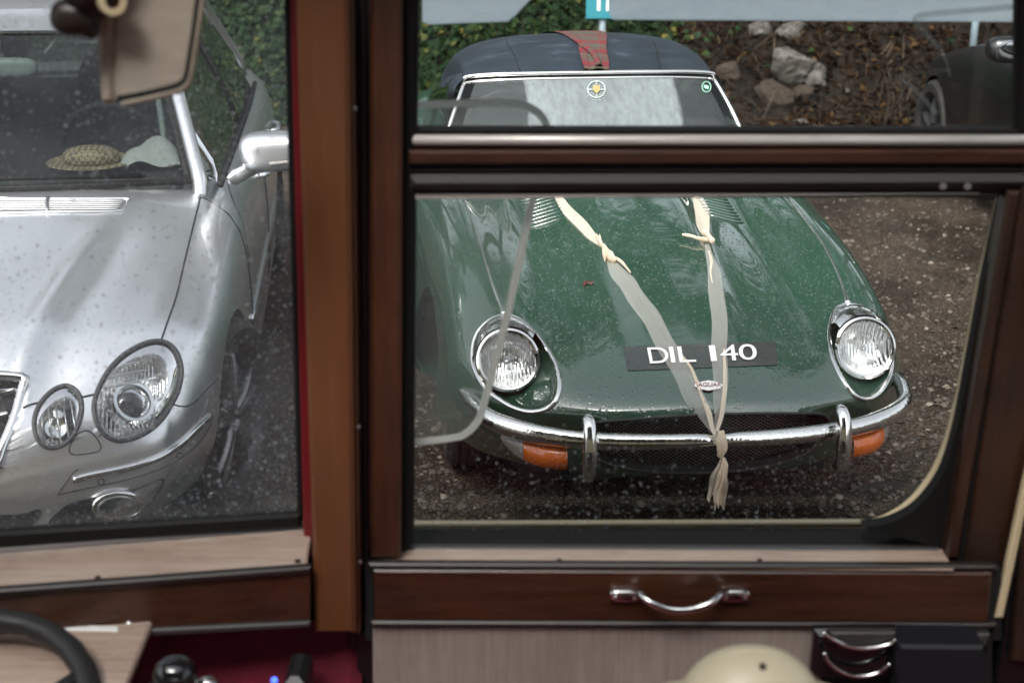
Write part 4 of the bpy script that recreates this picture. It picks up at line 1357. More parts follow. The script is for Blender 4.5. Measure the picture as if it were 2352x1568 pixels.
# bumper blades, overriders, lamps under them
bpts = cr(np.array([(-.676, .395, .518), (-.655, .280, .514), (-.610, .165, .510), (-.50, .068, .506), (-.36, .012, .503), (-.18, -.020, .505), (0, -.028, .507), (.18, -.020, .505), (.36, .012, .503), (.50, .068, .506), (.610, .165, .510), (.655, .280, .514), (.676, .395, .518)]), 6)
pr = []
for i in range(len(bpts)):
    t_ = abs(i / (len(bpts) - 1) - .5) * 2
    hgt_ = .0255 * (1 - .62 * t_ ** 7) * (.85 + .35 * min(1, t_ * 1.6))
    dx = abs(bpts[i][0])
    dent = 1 - .30 * math.exp(-((dx - .0) / .03) ** 2)
    pr.append([(math.sin(a) * hgt_ * dent, math.cos(a) * .024) for a in np.linspace(0, 2 * np.pi, 16, endpoint=False)])
sweep('bumper', bpts, np.array(pr), M['pitted_chrome'], jag, angle=80)
for sgn in (-1, 1):
    ov = cr(np.array([(sgn * .362, .010, .580), (sgn * .362, -.034, .560), (sgn * .362, -.052, .500), (sgn * .362, -.046, .430), (sgn * .362, -.006, .392)]), 6)
    tube('overrider', ov, np.interp(np.linspace(0, 1, len(ov)), [0, .12, .5, .88, 1], [.009, .018, .0215, .020, .009]), M['chrome'], jag, 16, flat=1.0)
    # oval indicator lamp: amber with a clear end
    def lamp_ring(u0, u1, out):
        pts = []
        for u in np.linspace(u0, u1, 9):
            cx = .416 + u * .172
            yy_ = .040 + (.17 * u ** 2.2)
            hh = .034 * (1 - .02 * u) * math.sqrt(max(0.0, 1 - max(0, (u - .45) / .55) ** 2.4))
            pts.append((cx, yy_, hh))
        return pts
    for nm, u0, u1, mt in (('amber_lens', 0, .68, M['amber']), ('clear_lens', .685, 1.0, M['clear_lamp'])):
        rows = []
        for cx, yy_, hh in lamp_ring(u0, u1, 0):
            hh = max(hh, .002)
            rows.append([(sgn * (cx + .012 * math.sin(a) ** 2 * 0), yy_ - .030 * math.sin(a) * (.4 + .6 * hh / .034), .440 + hh * math.cos(a)) for a in np.linspace(-.25, math.pi + .25, 12)])
        V_ = np.array(rows)
        mesh(nm, V_.reshape(-1, 3), gridf(*V_.shape[:2]), mt, jag)
    box('lamp_base', (sgn * .40, .16, .40), (sgn * .56, .22, .46), M['dark'], jag, .01)
# wheels and dark wheel wells
for sx in (-1, 1):
    for ya in (1.06, 3.40):
        wheel(jag, (sx * .625, ya, .312), .312, .175, 0, sx, 'plain', .195)
        box('wheel_well', (sx * .30, ya - .38, .2), (sx * .40, ya + .38, .70), M['dark'], jag)
box('underbody', (-.5, .5, .16), (.5, 4.0, .24), M['dark'], jag)

# cockpit, windscreen, soft top
def xyz_line(a, b, n):
    return np.array([np.array(a) * (1 - t) + np.array(b) * t for t in np.linspace(0, 1, n)])
NB = 25
u_ = np.linspace(-1, 1, NB)
base = np.stack([u_ * .640, 1.985 + .215 * np.abs(u_) ** 2.2, .925 - .018 * u_ ** 2], 1)
head = np.stack([u_ * .533, 2.330 + .060 * np.abs(u_) ** 2.2, 1.166 - .020 * np.abs(u_) ** 3], 1)
rows = np.array([base * (1 - t) + head * t + np.array([0, -.012, .010]) * math.sin(math.pi * t) for t in np.linspace(0, 1, 10)])
mesh('windscreen', rows.reshape(-1, 3), gridf(10, NB), M['glass'], jag)
fg = rows[:, 1:24] + np.array([0, .006, -.003])
mesh('fogged_glass', fg.reshape(-1, 3), gridf(10, fg.shape[1]), M['fog'], jag)
tube('windscreen_frame', head + np.array([0, -.004, -.006]), .0065, M['chrome'], jag, 10, flat=1.2)
tube('windscreen_seal', base, .011, M['rubber'], jag, 8)
for e in (0, -1):
    tube('windscreen_pillar', rows[:, e], .009, M['pitted_chrome'], jag, 10)
tube('mirror_rod', xyz_line(base[12] + np.array([0, .02, 0]), head[12] + np.array([0, .016, -.01]), 4), .0032, M['chrome'], jag, 8)
box('dashboard', (-.60, 2.06, .86), (.60, 2.36, .925), M['trim'], jag, .015)
box('cockpit_floor', (-.60, 2.3, .80), (.60, 3.35, .945), M['trim'], jag, .01)
tube('steering_wheel', [(-.34 + .19 * math.cos(a), 2.46 - .05 * math.sin(a), .93 + .17 * math.sin(a)) for a in np.linspace(0, 6.283, 32)[:-1]], .010, M['bracket'], jag, 8, True)
for sx in (-1, 1):
    sb = box('seat_back', (sx * .08, 2.95, .9), (sx * .52, 3.10, 1.08), M['trim'], jag, .04)
ts = [(2.335, 1.178, .538, 1.152), (2.45, 1.222, .540, 1.156), (2.62, 1.272, .546, 1.135), (2.85, 1.284, .556, 1.095), (3.10, 1.225, .575, 1.04), (3.34, 1.085, .59, .965), (3.52, .945, .56, .925)]
top_ctrl = []
for y_, zc_, hw_, ze_ in ts:
    row = []
    for q in np.linspace(0, 1, 9):
        a = q * math.pi / 2
        sq_ = .9 if y_ < 2.4 else .62
        x_ = hw_ * math.sin(a) ** (.82 if y_ < 2.4 else .74)
        z_ = ze_ + (zc_ - ze_) * math.cos(a) ** sq_
        bow = .060 * (x_ / hw_) ** 2.2 * (1 if y_ < 2.5 else .3)
        row.append((x_, y_ + bow, z_))
    top_ctrl.append(row)
T_ = np.array(top_ctrl)
A_ = cr(T_, 8)
Bh = cr(A_.transpose(1, 0, 2), 5).transpose(1, 0, 2)
full = np.concatenate([mir(Bh[:, :0:-1]), Bh], 1)
nr, nc = full.shape[:2]
for sg_ in range(nr):
    pass
fv = full.reshape(-1, 3).copy()
fv[:, 2] += .004 * (vnoise(fv[:, 0], fv[:, 1], 6, 3) - .5) + .006 * (vnoise(fv[:, 0], fv[:, 1], 2.5, 6) - .5)
thick = fv - np.array([0, 0, .012])
V_ = np.concatenate([fv, thick])
gf = gridf(nr, nc)
ed = list(range(nc)) + [i * nc + nc - 1 for i in range(1, nr)] + [(nr - 1) * nc + j for j in range(nc - 2, -1, -1)] + [i * nc for i in range(nr - 2, 0, -1)]
N_ = nr * nc
sk = [[a, b, b + N_, a + N_] for a, b in zip(ed, ed[1:] + ed[:1])]
hood = mesh('soft_top', V_, gf.tolist() + (gf[:, ::-1] + N_).tolist() + sk, M['hood'], jag, angle=50)
roof_s = Surf(JL, JRZ, fv, gf)
hr = full[0] + np.array([0, -.006, .004])
tube('header_rail', hr, .0085, M['chrome'], jag, 10, flat=1.0)
tube('header_rubber', head + np.array([0, .004, .010]), .0075, M['rubber'], jag, 8)
for sgn in (-1, 1):
    P_ = roof_s.path([(1163, 96), (1180, 125), (1190, 150), (1198, 176)], .001, 5)
    tube('hood_seam', P_ if sgn < 0 else mir(P_), .0026, M['gap'], jag, 6)
    # side window with its cloth edge standing off
    ei = nc - 1 if sgn > 0 else 0
    up_ = full[4:38, ei]
    lo_ = np.stack([np.full(len(up_), sgn * .70), up_[:, 1], np.full(len(up_), .90)], 1)
    Vw = np.stack([up_ + np.array([0, 0, -.01]), (up_ + lo_) / 2 + np.array([sgn * .012, 0, 0]), lo_], 1)
    mesh('side_window', Vw.reshape(-1, 3), gridf(len(up_), 3), M['dark_glass'], jag)
    fl_ = np.stack([full[0:30, ei] + np.array([0, 0, .004]), full[0:30, ei] + np.array([sgn * .030, 0, -.025]) * (1 + .7 * np.sin(np.linspace(0, 7, 30)))[:, None], full[0:30, ei] + np.array([sgn * .050, 0, -.075]) * (1 + .3 * np.sin(np.linspace(0, 5, 30)))[:, None]], 1)
    fl_ = np.concatenate([fl_, fl_[:, ::-1] + np.array([-sgn * .006, 0, 0])], 1)
    mesh('hood_flap', fl_.reshape(-1, 3), gridf(30, 6, True), M['hood'], jag)
    lathe('headrest_haunch', [(0, 0)] * 2, M['trim'], jag) if False else None
# windscreen transfers
def decal(name, sf, quad, v2, f, m, parent, off):
    """flat print laid on a surface; v2 in 0..1 across the quad TL TR BR BL"""
    TL, TR, BR, BL = [np.array(q, float) for q in quad]
    out = []
    for u, w in v2:
        p = (TL * (1 - u) + TR * u) * w + (BL * (1 - u) + BR * u) * (1 - w)
        h = sf.hit(p[0], p[1], off)
        out.append(h if h is not None else (out[-1] if out else np.zeros(3)))
    return mesh(name, out, f, m, parent, False)
ws_s = Surf(JL, JRZ, rows.reshape(-1, 3), gridf(10, NB))
cpx = (1370, 207)
ring = ws_s.loop([(cpx[0] + 20 * math.sin(a), cpx[1] + 19 * math.cos(a)) for a in np.arange(12) * math.pi / 6], .003, 3)
tr_ = tube('windscreen_transfer', ring, .0022, M['mint_white'], jag, 6, True)
for a, b in (((1350, 207), (1362, 207)), ((1378, 207), (1390, 207)), ((1370, 188), (1370, 197)), ((1371, 216), (1371, 226))):
    tube('cross_bar', [ws_s.hit(*a, .003), ws_s.hit(*b, .003)], .0018, M['mint_white'], tr_, 6)
sh = [(1362, 198), (1378, 198), (1378, 209), (1370, 217), (1362, 209)]
c_ = [ws_s.hit(x, y, .004) for x, y in sh]
mesh('gold_shield', c_, [[0, 1, 2, 3, 4]], M['gold'], tr_, False)
for k in range(7):
    a = -.9 + k * .3
    x_, y_ = cpx[0] + 25 * math.sin(a), cpx[1] + 24 * math.cos(a)
    tube('scroll', [ws_s.hit(x_ - 2.2, y_ + .6 * a, .003), ws_s.hit(x_ + 2.2, y_ - .6 * a, .003)], .0014, M['mint_white'], tr_, 6)
tk = ws_s.loop([(1622 + 10 * math.sin(a), 201 + 12 * math.cos(a)) for a in np.arange(10) * math.pi / 5], .003, 3)
tk_ = tube('round_sticker', tk, .0022, M['mint'], jag, 6, True)
v_ = [ws_s.hit(x, y, .003) for x, y in ((1617, 196), (1628, 199), (1626, 207), (1616, 203))]
mesh('sticker_mark', v_, [[0, 1, 2, 3]], M['mint'], tk_, False)

# number film and enamel badge on the bonnet
PQ = [(1431, 797), (1779, 785), (1786, 839), (1442, 852)]
gx, gy = 26, 6
uv_ = [(i / (gx - 1), j / (gy - 1)) for i in range(gx) for j in range(gy)]
bonnet_s = jag_s
pl = decal('number_film', bonnet_s, PQ, uv_, gridf(gx, gy), M['plate'], jag, .0022)
def letters(txt, u0, u1, w0, w1):
    v2, f2 = text_vf(txt, 1)
    mn, mx_ = v2.min(0), v2.max(0)
    return [((p[0] - mn[0]) / (mx_[0] - mn[0]) * (u1 - u0) + u0, (p[1] - mn[1]) / (mx_[1] - mn[1]) * (w1 - w0) + w0) for p in v2], f2
for txt, ua, ub in (('D', .155, .285), ('I', .297, .325), ('L', .352, .462), ('1', .560, .600), ('4', .627, .745), ('0', .752, .868)):
    a, f2 = letters(txt, ua, ub, .22, .88)
    decal('number_letter', bonnet_s, PQ, a, f2, M['white'], pl, .0062)
BQ = [(1591, 874), (1663, 874), (1663, 902), (1591, 902)]
hexa = [(0, .5), (.10, .78), (.5, 1), (.90, .78), (1, .5), (.90, .22), (.5, 0), (.10, .22)]
def emb(s, off, m, nm, par):
    h = [(.5 + (x - .5) * s[0], .5 + (y - .5) * s[1]) for x, y in hexa]
    return decal(nm, bonnet_s, BQ, h, [list(range(8))], m, par, off)
bd = emb((1.0, 1.0), .003, M['chrome'], 'badge', jag)
emb((.96, .93), .0042, M['maroon'], 'badge_border', bd)
emb((.91, .84), .0054, M['badge'], 'badge_face', bd)
a, f2 = letters('JAGUAR', .10, .90, .27, .73)
decal('badge_lettering', bonnet_s, BQ, a, f2, M['maroon'], bd, .0068)
# a dead leaf on the bonnet
lf = [(1338, 655), (1345, 650), (1356, 649), (1366, 653), (1358, 656), (1348, 656), (1342, 661)]
o = mesh('dead_leaf', [jag_s.R @ jag_s.hit(x, y, .004 + .006 * (i % 2)) + jag_s.loc for i, (x, y) in enumerate(lf)], [[0, 1, 2, 3, 4, 5, 6]], M['leaf_red'], None, False)
tag(o, 'curled dead red leaf stuck to the wet green bonnet', 'leaf')

# ------------------------------------------------------------------ saloon cars
def saloon(loc, rz, paint, label, name, full=True):
    car = empty(name, loc, rz)
    tag(car, label, 'car')
    W = [
     [(0,-.030,.505),(.05,-.030,.504),(.10,-.029,.502),(.14,-.028,.496),(.16,-.027,.485),(.165,-.027,.47),(.15,-.028,.45),(.08,-.029,.44),(0,-.030,.44)],
     [(0,.100,.618),(.28,.110,.611),(.44,.140,.594),(.56,.175,.567),(.635,.200,.528),(.665,.200,.48),(.62,.170,.37),(.36,.075,.285),(0,.045,.27)],
     [(0,.215,.706),(.31,.225,.698),(.51,.262,.680),(.63,.298,.655),(.725,.330,.608),(.765,.315,.51),(.735,.290,.36),(.46,.150,.225),(0,.095,.215)],
     [(0,.340,.780),(.325,.345,.770),(.565,.385,.748),(.685,.415,.727),(.785,.445,.672),(.825,.445,.54),(.80,.430,.35),(.55,.30,.20),(0,.20,.20)],
     [(0,.460,.828),(.345,.470,.818),(.60,.510,.792),(.725,.540,.776),(.835,.570,.716),(.868,.590,.57),(.850,.59,.34),(.66,.50,.19),(0,.45,.19)],
     [(0,.800,.905),(.36,.805,.893),(.635,.830,.862),(.762,.850,.840),(.868,.860,.765),(.900,.870,.60),(.885,.87,.32),(.74,.85,.19),(0,.80,.19)],
     [(0,1.22,.995),(.38,1.24,.982),(.670,1.30,.945),(.795,1.30,.905),(.882,1.30,.810),(.912,1.30,.63),(.895,1.30,.31),(.78,1.3,.19),(0,1.2,.19)],
     [(0,1.75,.985),(.40,1.76,.982),(.70,1.78,.966),(.815,1.80,.940),(.888,1.80,.850),(.915,1.80,.64),(.898,1.80,.31),(.80,1.8,.19),(0,1.75,.19)],
     [(0,2.90,.985),(.40,2.90,.985),(.70,2.90,.980),(.818,2.90,.962),(.890,2.90,.870),(.915,2.90,.65),(.898,2.90,.31),(.80,2.9,.19),(0,2.9,.19)],
     [(0,3.90,1.00),(.38,3.90,.998),(.66,3.90,.985),(.785,3.90,.962),(.868,3.90,.875),(.900,3.90,.66),(.880,3.90,.33),(.78,3.9,.2),(0,3.9,.2)],
     [(0,4.55,.965),(.34,4.55,.962),(.58,4.53,.945),(.69,4.50,.915),(.765,4.47,.83),(.800,4.45,.65),(.780,4.45,.38),(.66,4.45,.24),(0,4.5,.22)],
     [(0,4.78,.74),(.2,4.78,.738),(.36,4.77,.73),(.45,4.76,.715),(.50,4.75,.68),(.52,4.74,.60),(.50,4.74,.46),(.4,4.75,.36),(0,4.77,.34)],
    ]
    v, f, _ = loft(W, [14, 16, 22, 24, 22, 16, 10, 12, 10, 10, 8] if full else [4, 6, 8, 10, 10, 10, 8, 8, 8, 8, 6], 15 if full else 7)
    ax, yv = np.abs(v[:, 0]), v[:, 1]
    # the two long creases that run from the grille up the bonnet
    cx = .335 + .20 * np.clip((yv - .1) / 1.2, 0, 1)
    cre = np.exp(-((ax - cx) / .035) ** 2) - .55 * np.exp(-((ax - cx - .085) / .05) ** 2)
    v[:, 2] += np.where((v[:, 2] > .6) & (yv < 1.5), .024 * cre * smoothn(np.clip((yv - .05) / .25, 0, 1)) * smoothn(np.clip((1.22 - yv) / .5, 0, 1)), 0)
    s = Surf(loc, rz, v, f)
    return car, v, f, s

def greenhouse(car, paint, inner=True):
    n = 21
    u = np.linspace(-1, 1, n)
    base = np.stack([u * .735, 1.265 + .17 * np.abs(u) ** 2.2, 1.008 - .028 * u ** 2], 1)
    head = np.stack([u * .565, 1.985 + .115 * np.abs(u) ** 2.2, 1.425 - .035 * np.abs(u) ** 2.5], 1)
    rows = np.array([base * (1 - t) + head * t + np.array([0, -.02, .022]) * math.sin(math.pi * t) for t in np.linspace(0, 1, 9)])
    mesh('windscreen', rows.reshape(-1, 3), gridf(9, n), M['dark_glass'], car)
    tube('windscreen_seal', base + np.array([0, -.008, .0]), .011, M['rubber'], car, 8)
    tube('windscreen_seal', head + np.array([0, .002, .004]), .008, M['rubber'], car, 8)
    # roof
    rc = []
    for y, zc, hw, ze in ((1.985, 1.430, .570, 1.392), (2.35, 1.478, .600, 1.425), (2.85, 1.487, .610, 1.428), (3.35, 1.455, .595, 1.400), (3.62, 1.415, .57, 1.365)):
        row = []
        for q in np.linspace(0, 1, 7):
            a = q * math.pi / 2
            x = hw * math.sin(a) ** .9
            row.append((x, y + (.105 * (x / hw) ** 2.2 if y < 2.1 else 0), ze + (zc - ze) * math.cos(a) ** .8))
        rc.append(row)
    v, f, sh = loft_open(rc, 7, 4)
    mesh('roof', v, f, paint, car)
    for sg in (-1, 1):
        pil = np.array([rows[t, -1 if sg > 0 else 0] for t in range(9)])
        pil[:, 0] += sg * .022
        rail = np.array([(sg * .61, 2.35, 1.418), (sg * .622, 2.85, 1.422), (sg * .605, 3.35, 1.395), (sg * .60, 3.62, 1.35), (sg * .66, 3.95, 1.16), (sg * .72, 4.12, 1.0)])
        P = cr(np.concatenate([[pil[0] * 1.12 - pil[1] * .12 + np.array([0, -.03, -.05])], pil[::2], rail]), 5)
        ap = tube('roof_pillar', P, .034, paint, car, 12, flat=.8)
        tube('pillar_trim', pil + np.array([-sg * .038, -.006, .004]), .013, M['rubber'], car, 8)
        # side glass in two panes with a dark post
        belt = lambda y: np.array([sg * (.818 - .02 * max(0, y - 3)), y, .965])
        topl = cr(np.concatenate([pil[:, :][::2] + np.array([0, .04, -.012]), rail[:4] + np.array([0, 0, -.02])]), 5)
        for y0, y1 in ((1.46, 2.52), (2.60, 3.55)):
            ys_ = np.linspace(y0, y1, 14)
            up = np.stack([np.interp(ys_, topl[:, 1], topl[:, k]) for k in range(3)], 1)
            lo = np.array([belt(y) for y in ys_])
            V = np.stack([lo, lo * .55 + up * .45 + np.array([sg * .018, 0, 0]), up], 1)
            mesh('side_window', V.reshape(-1, 3), gridf(14, 3), M['dark_glass'], car)
        tube('door_post', [belt(2.56), (sg * .73, 2.57, 1.2), (sg * .625, 2.58, 1.41)], .032, M['rubber'], car, 8, flat=.4, up=(0, 1, 0))
        tube('window_seal', [belt(y) + np.array([sg * .012, 0, 0]) for y in np.linspace(1.42, 3.7, 12)], .012, M['rubber'], car, 8)
        # door lines, handles, flank strip
    rwb = np.stack([u * .66, 4.10 - .06 * np.abs(u) ** 2, 1.0 + 0 * u], 1)
    rwt = np.stack([u * .55, 3.60 + 0 * u, 1.41 - .04 * np.abs(u) ** 2.5], 1)
    rw = np.array([rwb * (1 - t) + rwt * t for t in np.linspace(0, 1, 6)])
    mesh('rear_window', rw.reshape(-1, 3), gridf(6, n), M['dark_glass'], car)
    # inside
    box('dashboard', (-.70, 1.44, .95), (.70, 1.95, 1.005), M['trim'], car, .02)
    box('cabin_floor', (-.76, 1.9, .93), (.76, 4.0, 1.0), M['trim'], car, .01)
    for sx in (-1, 1):
        ellipsoid('seat_back', (sx * .37, 2.75, 1.02), (.24, .09, .26), M['trim'], car, 3, .6)
        ellipsoid('head_restraint', (sx * .37, 2.80, 1.30), (.13, .05, .085), M['trim'], car, 3, .7)
        ellipsoid('rear_head_restraint', (sx * .37, 3.55, 1.16), (.13, .05, .07), M['trim'], car, 2, .7)
    st = tube('steering_wheel', [(.37 + .18 * math.cos(a), 2.02 - .05 * math.sin(a), 1.0 + .16 * math.sin(a)) for a in np.linspace(0, 6.283, 30)[:-1]], .014, M['trim'], car, 8, True)
    return rows

def loft_open(ctrl, ns, nk):
    C = np.array(ctrl, float)
    A = cr(C, ns)
    B = cr(A.transpose(1, 0, 2), nk).transpose(1, 0, 2)
    B[:, 0, 0] = 0
    full = np.concatenate([mir(B[:, :0:-1]), B], 1)
    a, b = full.shape[:2]
    return full.reshape(-1, 3), gridf(a, b), (a, b)

def wing_mirror(car, paint, sg, s=1):
    c = np.array((sg * 1.018, 1.56, 1.052))
    m = ellipsoid('wing_mirror', c, (.128, .075, .070), paint, car, 4, .62)
    tube('mirror_arm', cr(np.array([(sg * .845, 1.52, .955), (sg * .89, 1.545, .972), (sg * .95, 1.56, 1.0)]), 5), np.interp(np.linspace(0, 1, 11), [0, .3, 1], [.014, .030, .024]), paint, m, 12, flat=.6)
    mg = mat('mirror_glass', (.26, .28, .29), .03, 1) if 'mg' not in M else M['mg']
    M['mg'] = mg
    e = ellipsoid('mirror_glass', c + np.array([0, .072, 0]), (.104, .006, .058), mg, m, 3, .62)
    tube('mirror_lamp', cr(np.array([c + np.array([-sg * .02, -.071, -.032]), c + np.array([sg * .05, -.066, -.026]), c + np.array([sg * .098, -.042, -.020])]), 5), .009, M['clear_lamp'], m, 8)
    return m

SL, SRZ = (-1.685, 3.3682, 0), .1114
sil, sv, sf, sil_s = saloon(SL, SRZ, M['silver'], 'wet silver saloon car with twin oval headlamps on the left', 'silver_saloon')
def px5(P):
    return [(x * .3, 752.6 + y * .3) for x, y in P]
big = px5([(1195, 92), (1290, 112), (1355, 175), (1390, 270), (1396, 370), (1368, 490), (1318, 590), (1255, 690), (1170, 775), (1070, 835), (960, 870), (870, 868), (795, 825), (740, 750), (712, 650), (715, 565), (745, 470), (795, 370), (865, 275), (960, 190), (1080, 122)])
sml = px5([(505, 435), (570, 462), (615, 520), (632, 600), (622, 690), (585, 790), (525, 870), (455, 915), (385, 926), (325, 905), (280, 850), (256, 770), (258, 690), (285, 610), (335, 535), (415, 465)])
lamps = []
for pxs in (big, sml):
    r_ = sil_s.loop(pxs, 0, 4)
    lamps.append(r_)
LSET = []
for r_ in lamps:
    for sg in (1, -1):
        q = r_ if sg == 1 else mir(r_)[::-1]
        sv, sf = cut(sv, sf, q, .25)
        LSET.append((q, sg, r_ is lamps[0]))
go = crc(np.array([(-.345, .240, .712), (0, .222, .724), (.345, .240, .712), (.372, .212, .675), (.340, .100, .575), (.28, .030, .505), (0, -.012, .488), (-.28, .030, .505), (-.340, .100, .575), (-.372, .212, .675)]), 5)
sv, sf = cut(sv, sf, go, .12)
sv, sf = arches(sv, sf, (.86, 3.71), .345, .325, .50)
mesh('body', sv, sf, M['silver'], sil)
def shrink(ring, k, d=0, inward=np.zeros(3), c=None):
    c = ring.mean(0) if c is None else c
    return c + (ring - c) * k + inward * d
for q, sg, isbig in LSET:
    n = np.linalg.svd(q - q.mean(0))[2][2]
    n = n if n[1] > 0 else -n                      # points into the car
    inw = n
    w_ = bowl('headlamp' if isbig else 'inner_headlamp', q, inw, [(.98, .006), (.955, .010), (.925, .014), (.88, .05), (.72, .09), (.3, .10)], M['reflector'], sil)
    tube('lamp_seal', shrink(q, .975, -.001, inw), .0075 if isbig else .0065, M['lamp_rubber'], w_, 8, True)
    tube('lamp_bright_ring', shrink(q, .925, .004, inw), .0035, M['chrome'], w_, 8, True)
    # domed clear cover
    cc = q.mean(0)
    rings = [shrink(q, k, d, inw) for k, d in ((.955, .002), (.80, -.010), (.6, -.018), (.35, -.023), (.1, -.025))]
    V = np.concatenate(rings)
    nq = len(q)
    F = gridf(5, nq, True).tolist() + [list(range(4 * nq, 5 * nq))]
    mesh('lamp_cover', V, F, M['lens'], w_)
    up = np.array([0, .3, 1.]); up -= inw * (up @ inw); up /= np.linalg.norm(up)
    rt = np.cross(up, inw); rt /= np.linalg.norm(rt)
    if isbig:
        pc = cc - up * .020 + rt * (.006 * 1) + inw * .035
        pr_ = lathe('projector', [(.068, .030), (.066, -.006), (.060, -.013), (.050, -.012), (.048, -.004)], M['chrome'], w_, pc, tuple(inw), 36)
        lathe('projector_lens', [(.048, -.006), (.036, -.018), (.018, -.025), (0, -.027)], M['lens'], w_, pc, tuple(inw), 28)
        lathe('projector_core', [(0, .012), (.047, .012)], M['trim'], w_, pc, tuple(inw), 28)
        for i in range(4):
            P_ = []
            for t in np.linspace(-.92, .92, 9):
                hw_ = .088 - .010 * i * 0
                P_.append(cc + up * (.112 - .026 * i + .012 * t * sg * -1) + rt * (t * (.052 + .011 * i) + .028 * -sg * 1 * (1 - .2 * i) * -1 * 1) + inw * (.012 + .006 * t * t))
            tube('indicator_rib', P_, .0030, M['chrome'] if i in (0, 3) else M['alu'], w_, 6)
        for i in range(9):
            P_ = [cc - up * (.088 + .0) + rt * (-.062 + .0145 * i) + inw * .02, cc - up * .108 + rt * (-.052 + .012 * i) + inw * .022]
            tube('lens_flute', P_, .0022, M['alu'], w_, 5)
    else:
        pc = cc + inw * .05
        lathe('reflector_ring', [(.052, -.02), (.046, .005), (.03, .025), (0, .03)], M['chrome'], w_, pc, tuple(inw), 28)
        for i in range(5):
            tube('reflector_rib', [pc + rt * (-.04 + .02 * i) + up * .062 - inw * .02, pc + rt * (-.05 + .022 * i) - up * .06 - inw * .015], .0024, M['alu'], w_, 5)
def strip(name, pxs, r_, m, off=.0005, n=6, both=True, car=sil, s=sil_s, flat=1.0):
    P_ = s.path(pxs, off, n)
    if len(P_) < 2:
        return
    for sg in ((1, -1) if both else (1,)):
        tube(name, P_ if sg == 1 else mir(P_), r_, m, car, 6, flat=flat)
strip('panel_gap', [(471, 408), (458, 462), (441, 530), (424, 600), (405, 680), (388, 730), (371, 779)], .0030, M['gap'])
strip('panel_gap', px5([(175, 612), (235, 588), (300, 572)]), .0030, M['gap'])
strip('panel_gap', px5([(632, 530), (680, 520), (722, 510)]), .0030, M['gap'])
strip('panel_gap', px5([(1315, 582), (1380, 600), (1440, 596), (1500, 560), (1580, 470), (1680, 378)]), .0022, M['gap'])
strip('panel_gap', [(517, 388), (528, 440), (542, 478), (556, 510), (572, 590)], .0022, M['gap'])
strip('bumper_strip', px5([(560, 1162), (680, 1130), (830, 1100), (980, 1068), (1110, 1030), (1240, 975), (1370, 890), (1480, 790), (1560, 712), (1602, 672)]), .010, M['chrome'], .002)
strip('bumper_strip_edge', px5([(560, 1172), (690, 1140), (835, 1112), (985, 1080), (1115, 1042), (1245, 988), (1375, 905), (1485, 805), (1595, 690)]), .006, M['rubber'], .003)
strip('panel_gap', px5([(442, 1275), (640, 1232), (850, 1188), (1060, 1135), (1250, 1070), (1400, 985), (1520, 880), (1600, 760), (1622, 690), (1600, 660)]), .0020, M['gap'])
strip('panel_gap', px5([(442, 1275), (480, 1215), (520, 1165), (560, 1110), (600, 1080)]), .0018, M['gap'])
tri = sil_s.loop(px5([(655, 785), (715, 815), (765, 885), (768, 925), (735, 950), (620, 968), (555, 968), (530, 940), (540, 890), (585, 820)]), .0008, 4)
sens = [sil_s.loop([(x + 7 * math.cos(a), y + 7 * math.sin(a)) for a in np.arange(8) * math.pi / 4], .001, 3) for x, y in ((232, 1106), (412, 1046))]
for sg in (1, -1):
    K = (lambda P: P) if sg == 1 else mir
    tube('towing_cover_edge', K(tri), .0018, M['gap'], sil, 6, True)
    for q in sens:
        tube('parking_sensor', K(q), .0016, M['gap'], sil, 6, True)
# lower air intakes with fog lamps
def patch(name, pxs, m, off, n=4, car=sil, s=sil_s, both=True):
    ring = s.loop(pxs, off, n)
    c = s.hit(*np.mean(np.array(pxs), 0), off)
    for sg in ((1, -1) if both else (1,)):
        V = np.concatenate([ring, [c]])
        V = V if sg == 1 else mir(V)
        k = len(ring)
        mesh(name, V, [[i, (i + 1) % k, k] for i in range(k)], m, car)
patch('air_intake', px5([(370, 1500), (450, 1400), (560, 1330), (800, 1285), (1000, 1235), (1150, 1185), (1248, 1148), (1240, 1220), (1180, 1310), (1080, 1390), (900, 1440), (600, 1500)]), M['trim'], .003)
patch('air_intake', [(-60, 1186), (40, 1180), (92, 1168), (78, 1200), (40, 1230), (-60, 1240)], M['trim'], .003)
fr = sil_s.loop([(267 + 55 * math.cos(a) * .98 + 4 * math.sin(a), 1156 - 6 * math.cos(a) + 27 * math.sin(a)) for a in np.arange(14) * 2 * math.pi / 14], .012, 3)
for sg in (1, -1):
    q = fr if sg == 1 else mir(fr)[::-1]
    b_ = bowl('fog_lamp', q, (0, 1, 0), [(.9, .01), (.7, .04), (.2, .05)], M['reflector'], sil)
    tube('fog_lamp_ring', q, .008, M['chrome'], b_, 8, True)
    tube('fog_lamp_ring', shrink(q, .80, -.006, np.array([0, 1, 0])), .004, M['alu'], b_, 8, True)
    rr = [shrink(q, k, d, np.array([0, 1., 0])) for k, d in ((.98, -.004), (.6, -.016), (.15, -.02))]
    mesh('fog_lamp_glass', np.concatenate(rr), gridf(3, len(q), True).tolist() + [list(range(2 * len(q), 3 * len(q)))], M['lens'], b_)
# radiator grille
gr = empty('radiator_grille', (0, 0, 0), 0, sil)
tube('grille_frame', go, .015, M['chrome'], gr, 10, True)
bowl('grille_back', go, (0, 1, 0), [(.97, .05), (.3, .06)], M['dark'], gr)
for i in range(4):
    z_ = .535 + i * .047
    hw_ = .300 + .020 * i
    tube('grille_bar', [(x_, .035 + .055 * i + .22 * x_ * x_, z_) for x_ in np.linspace(-hw_, hw_, 9)], .009, M['chrome'], gr, 8, flat=.6)
tube('grille_post', [(0, -.008, .49), (0, .10, .62), (0, .222, .735)], .008, M['chrome'], gr, 8)
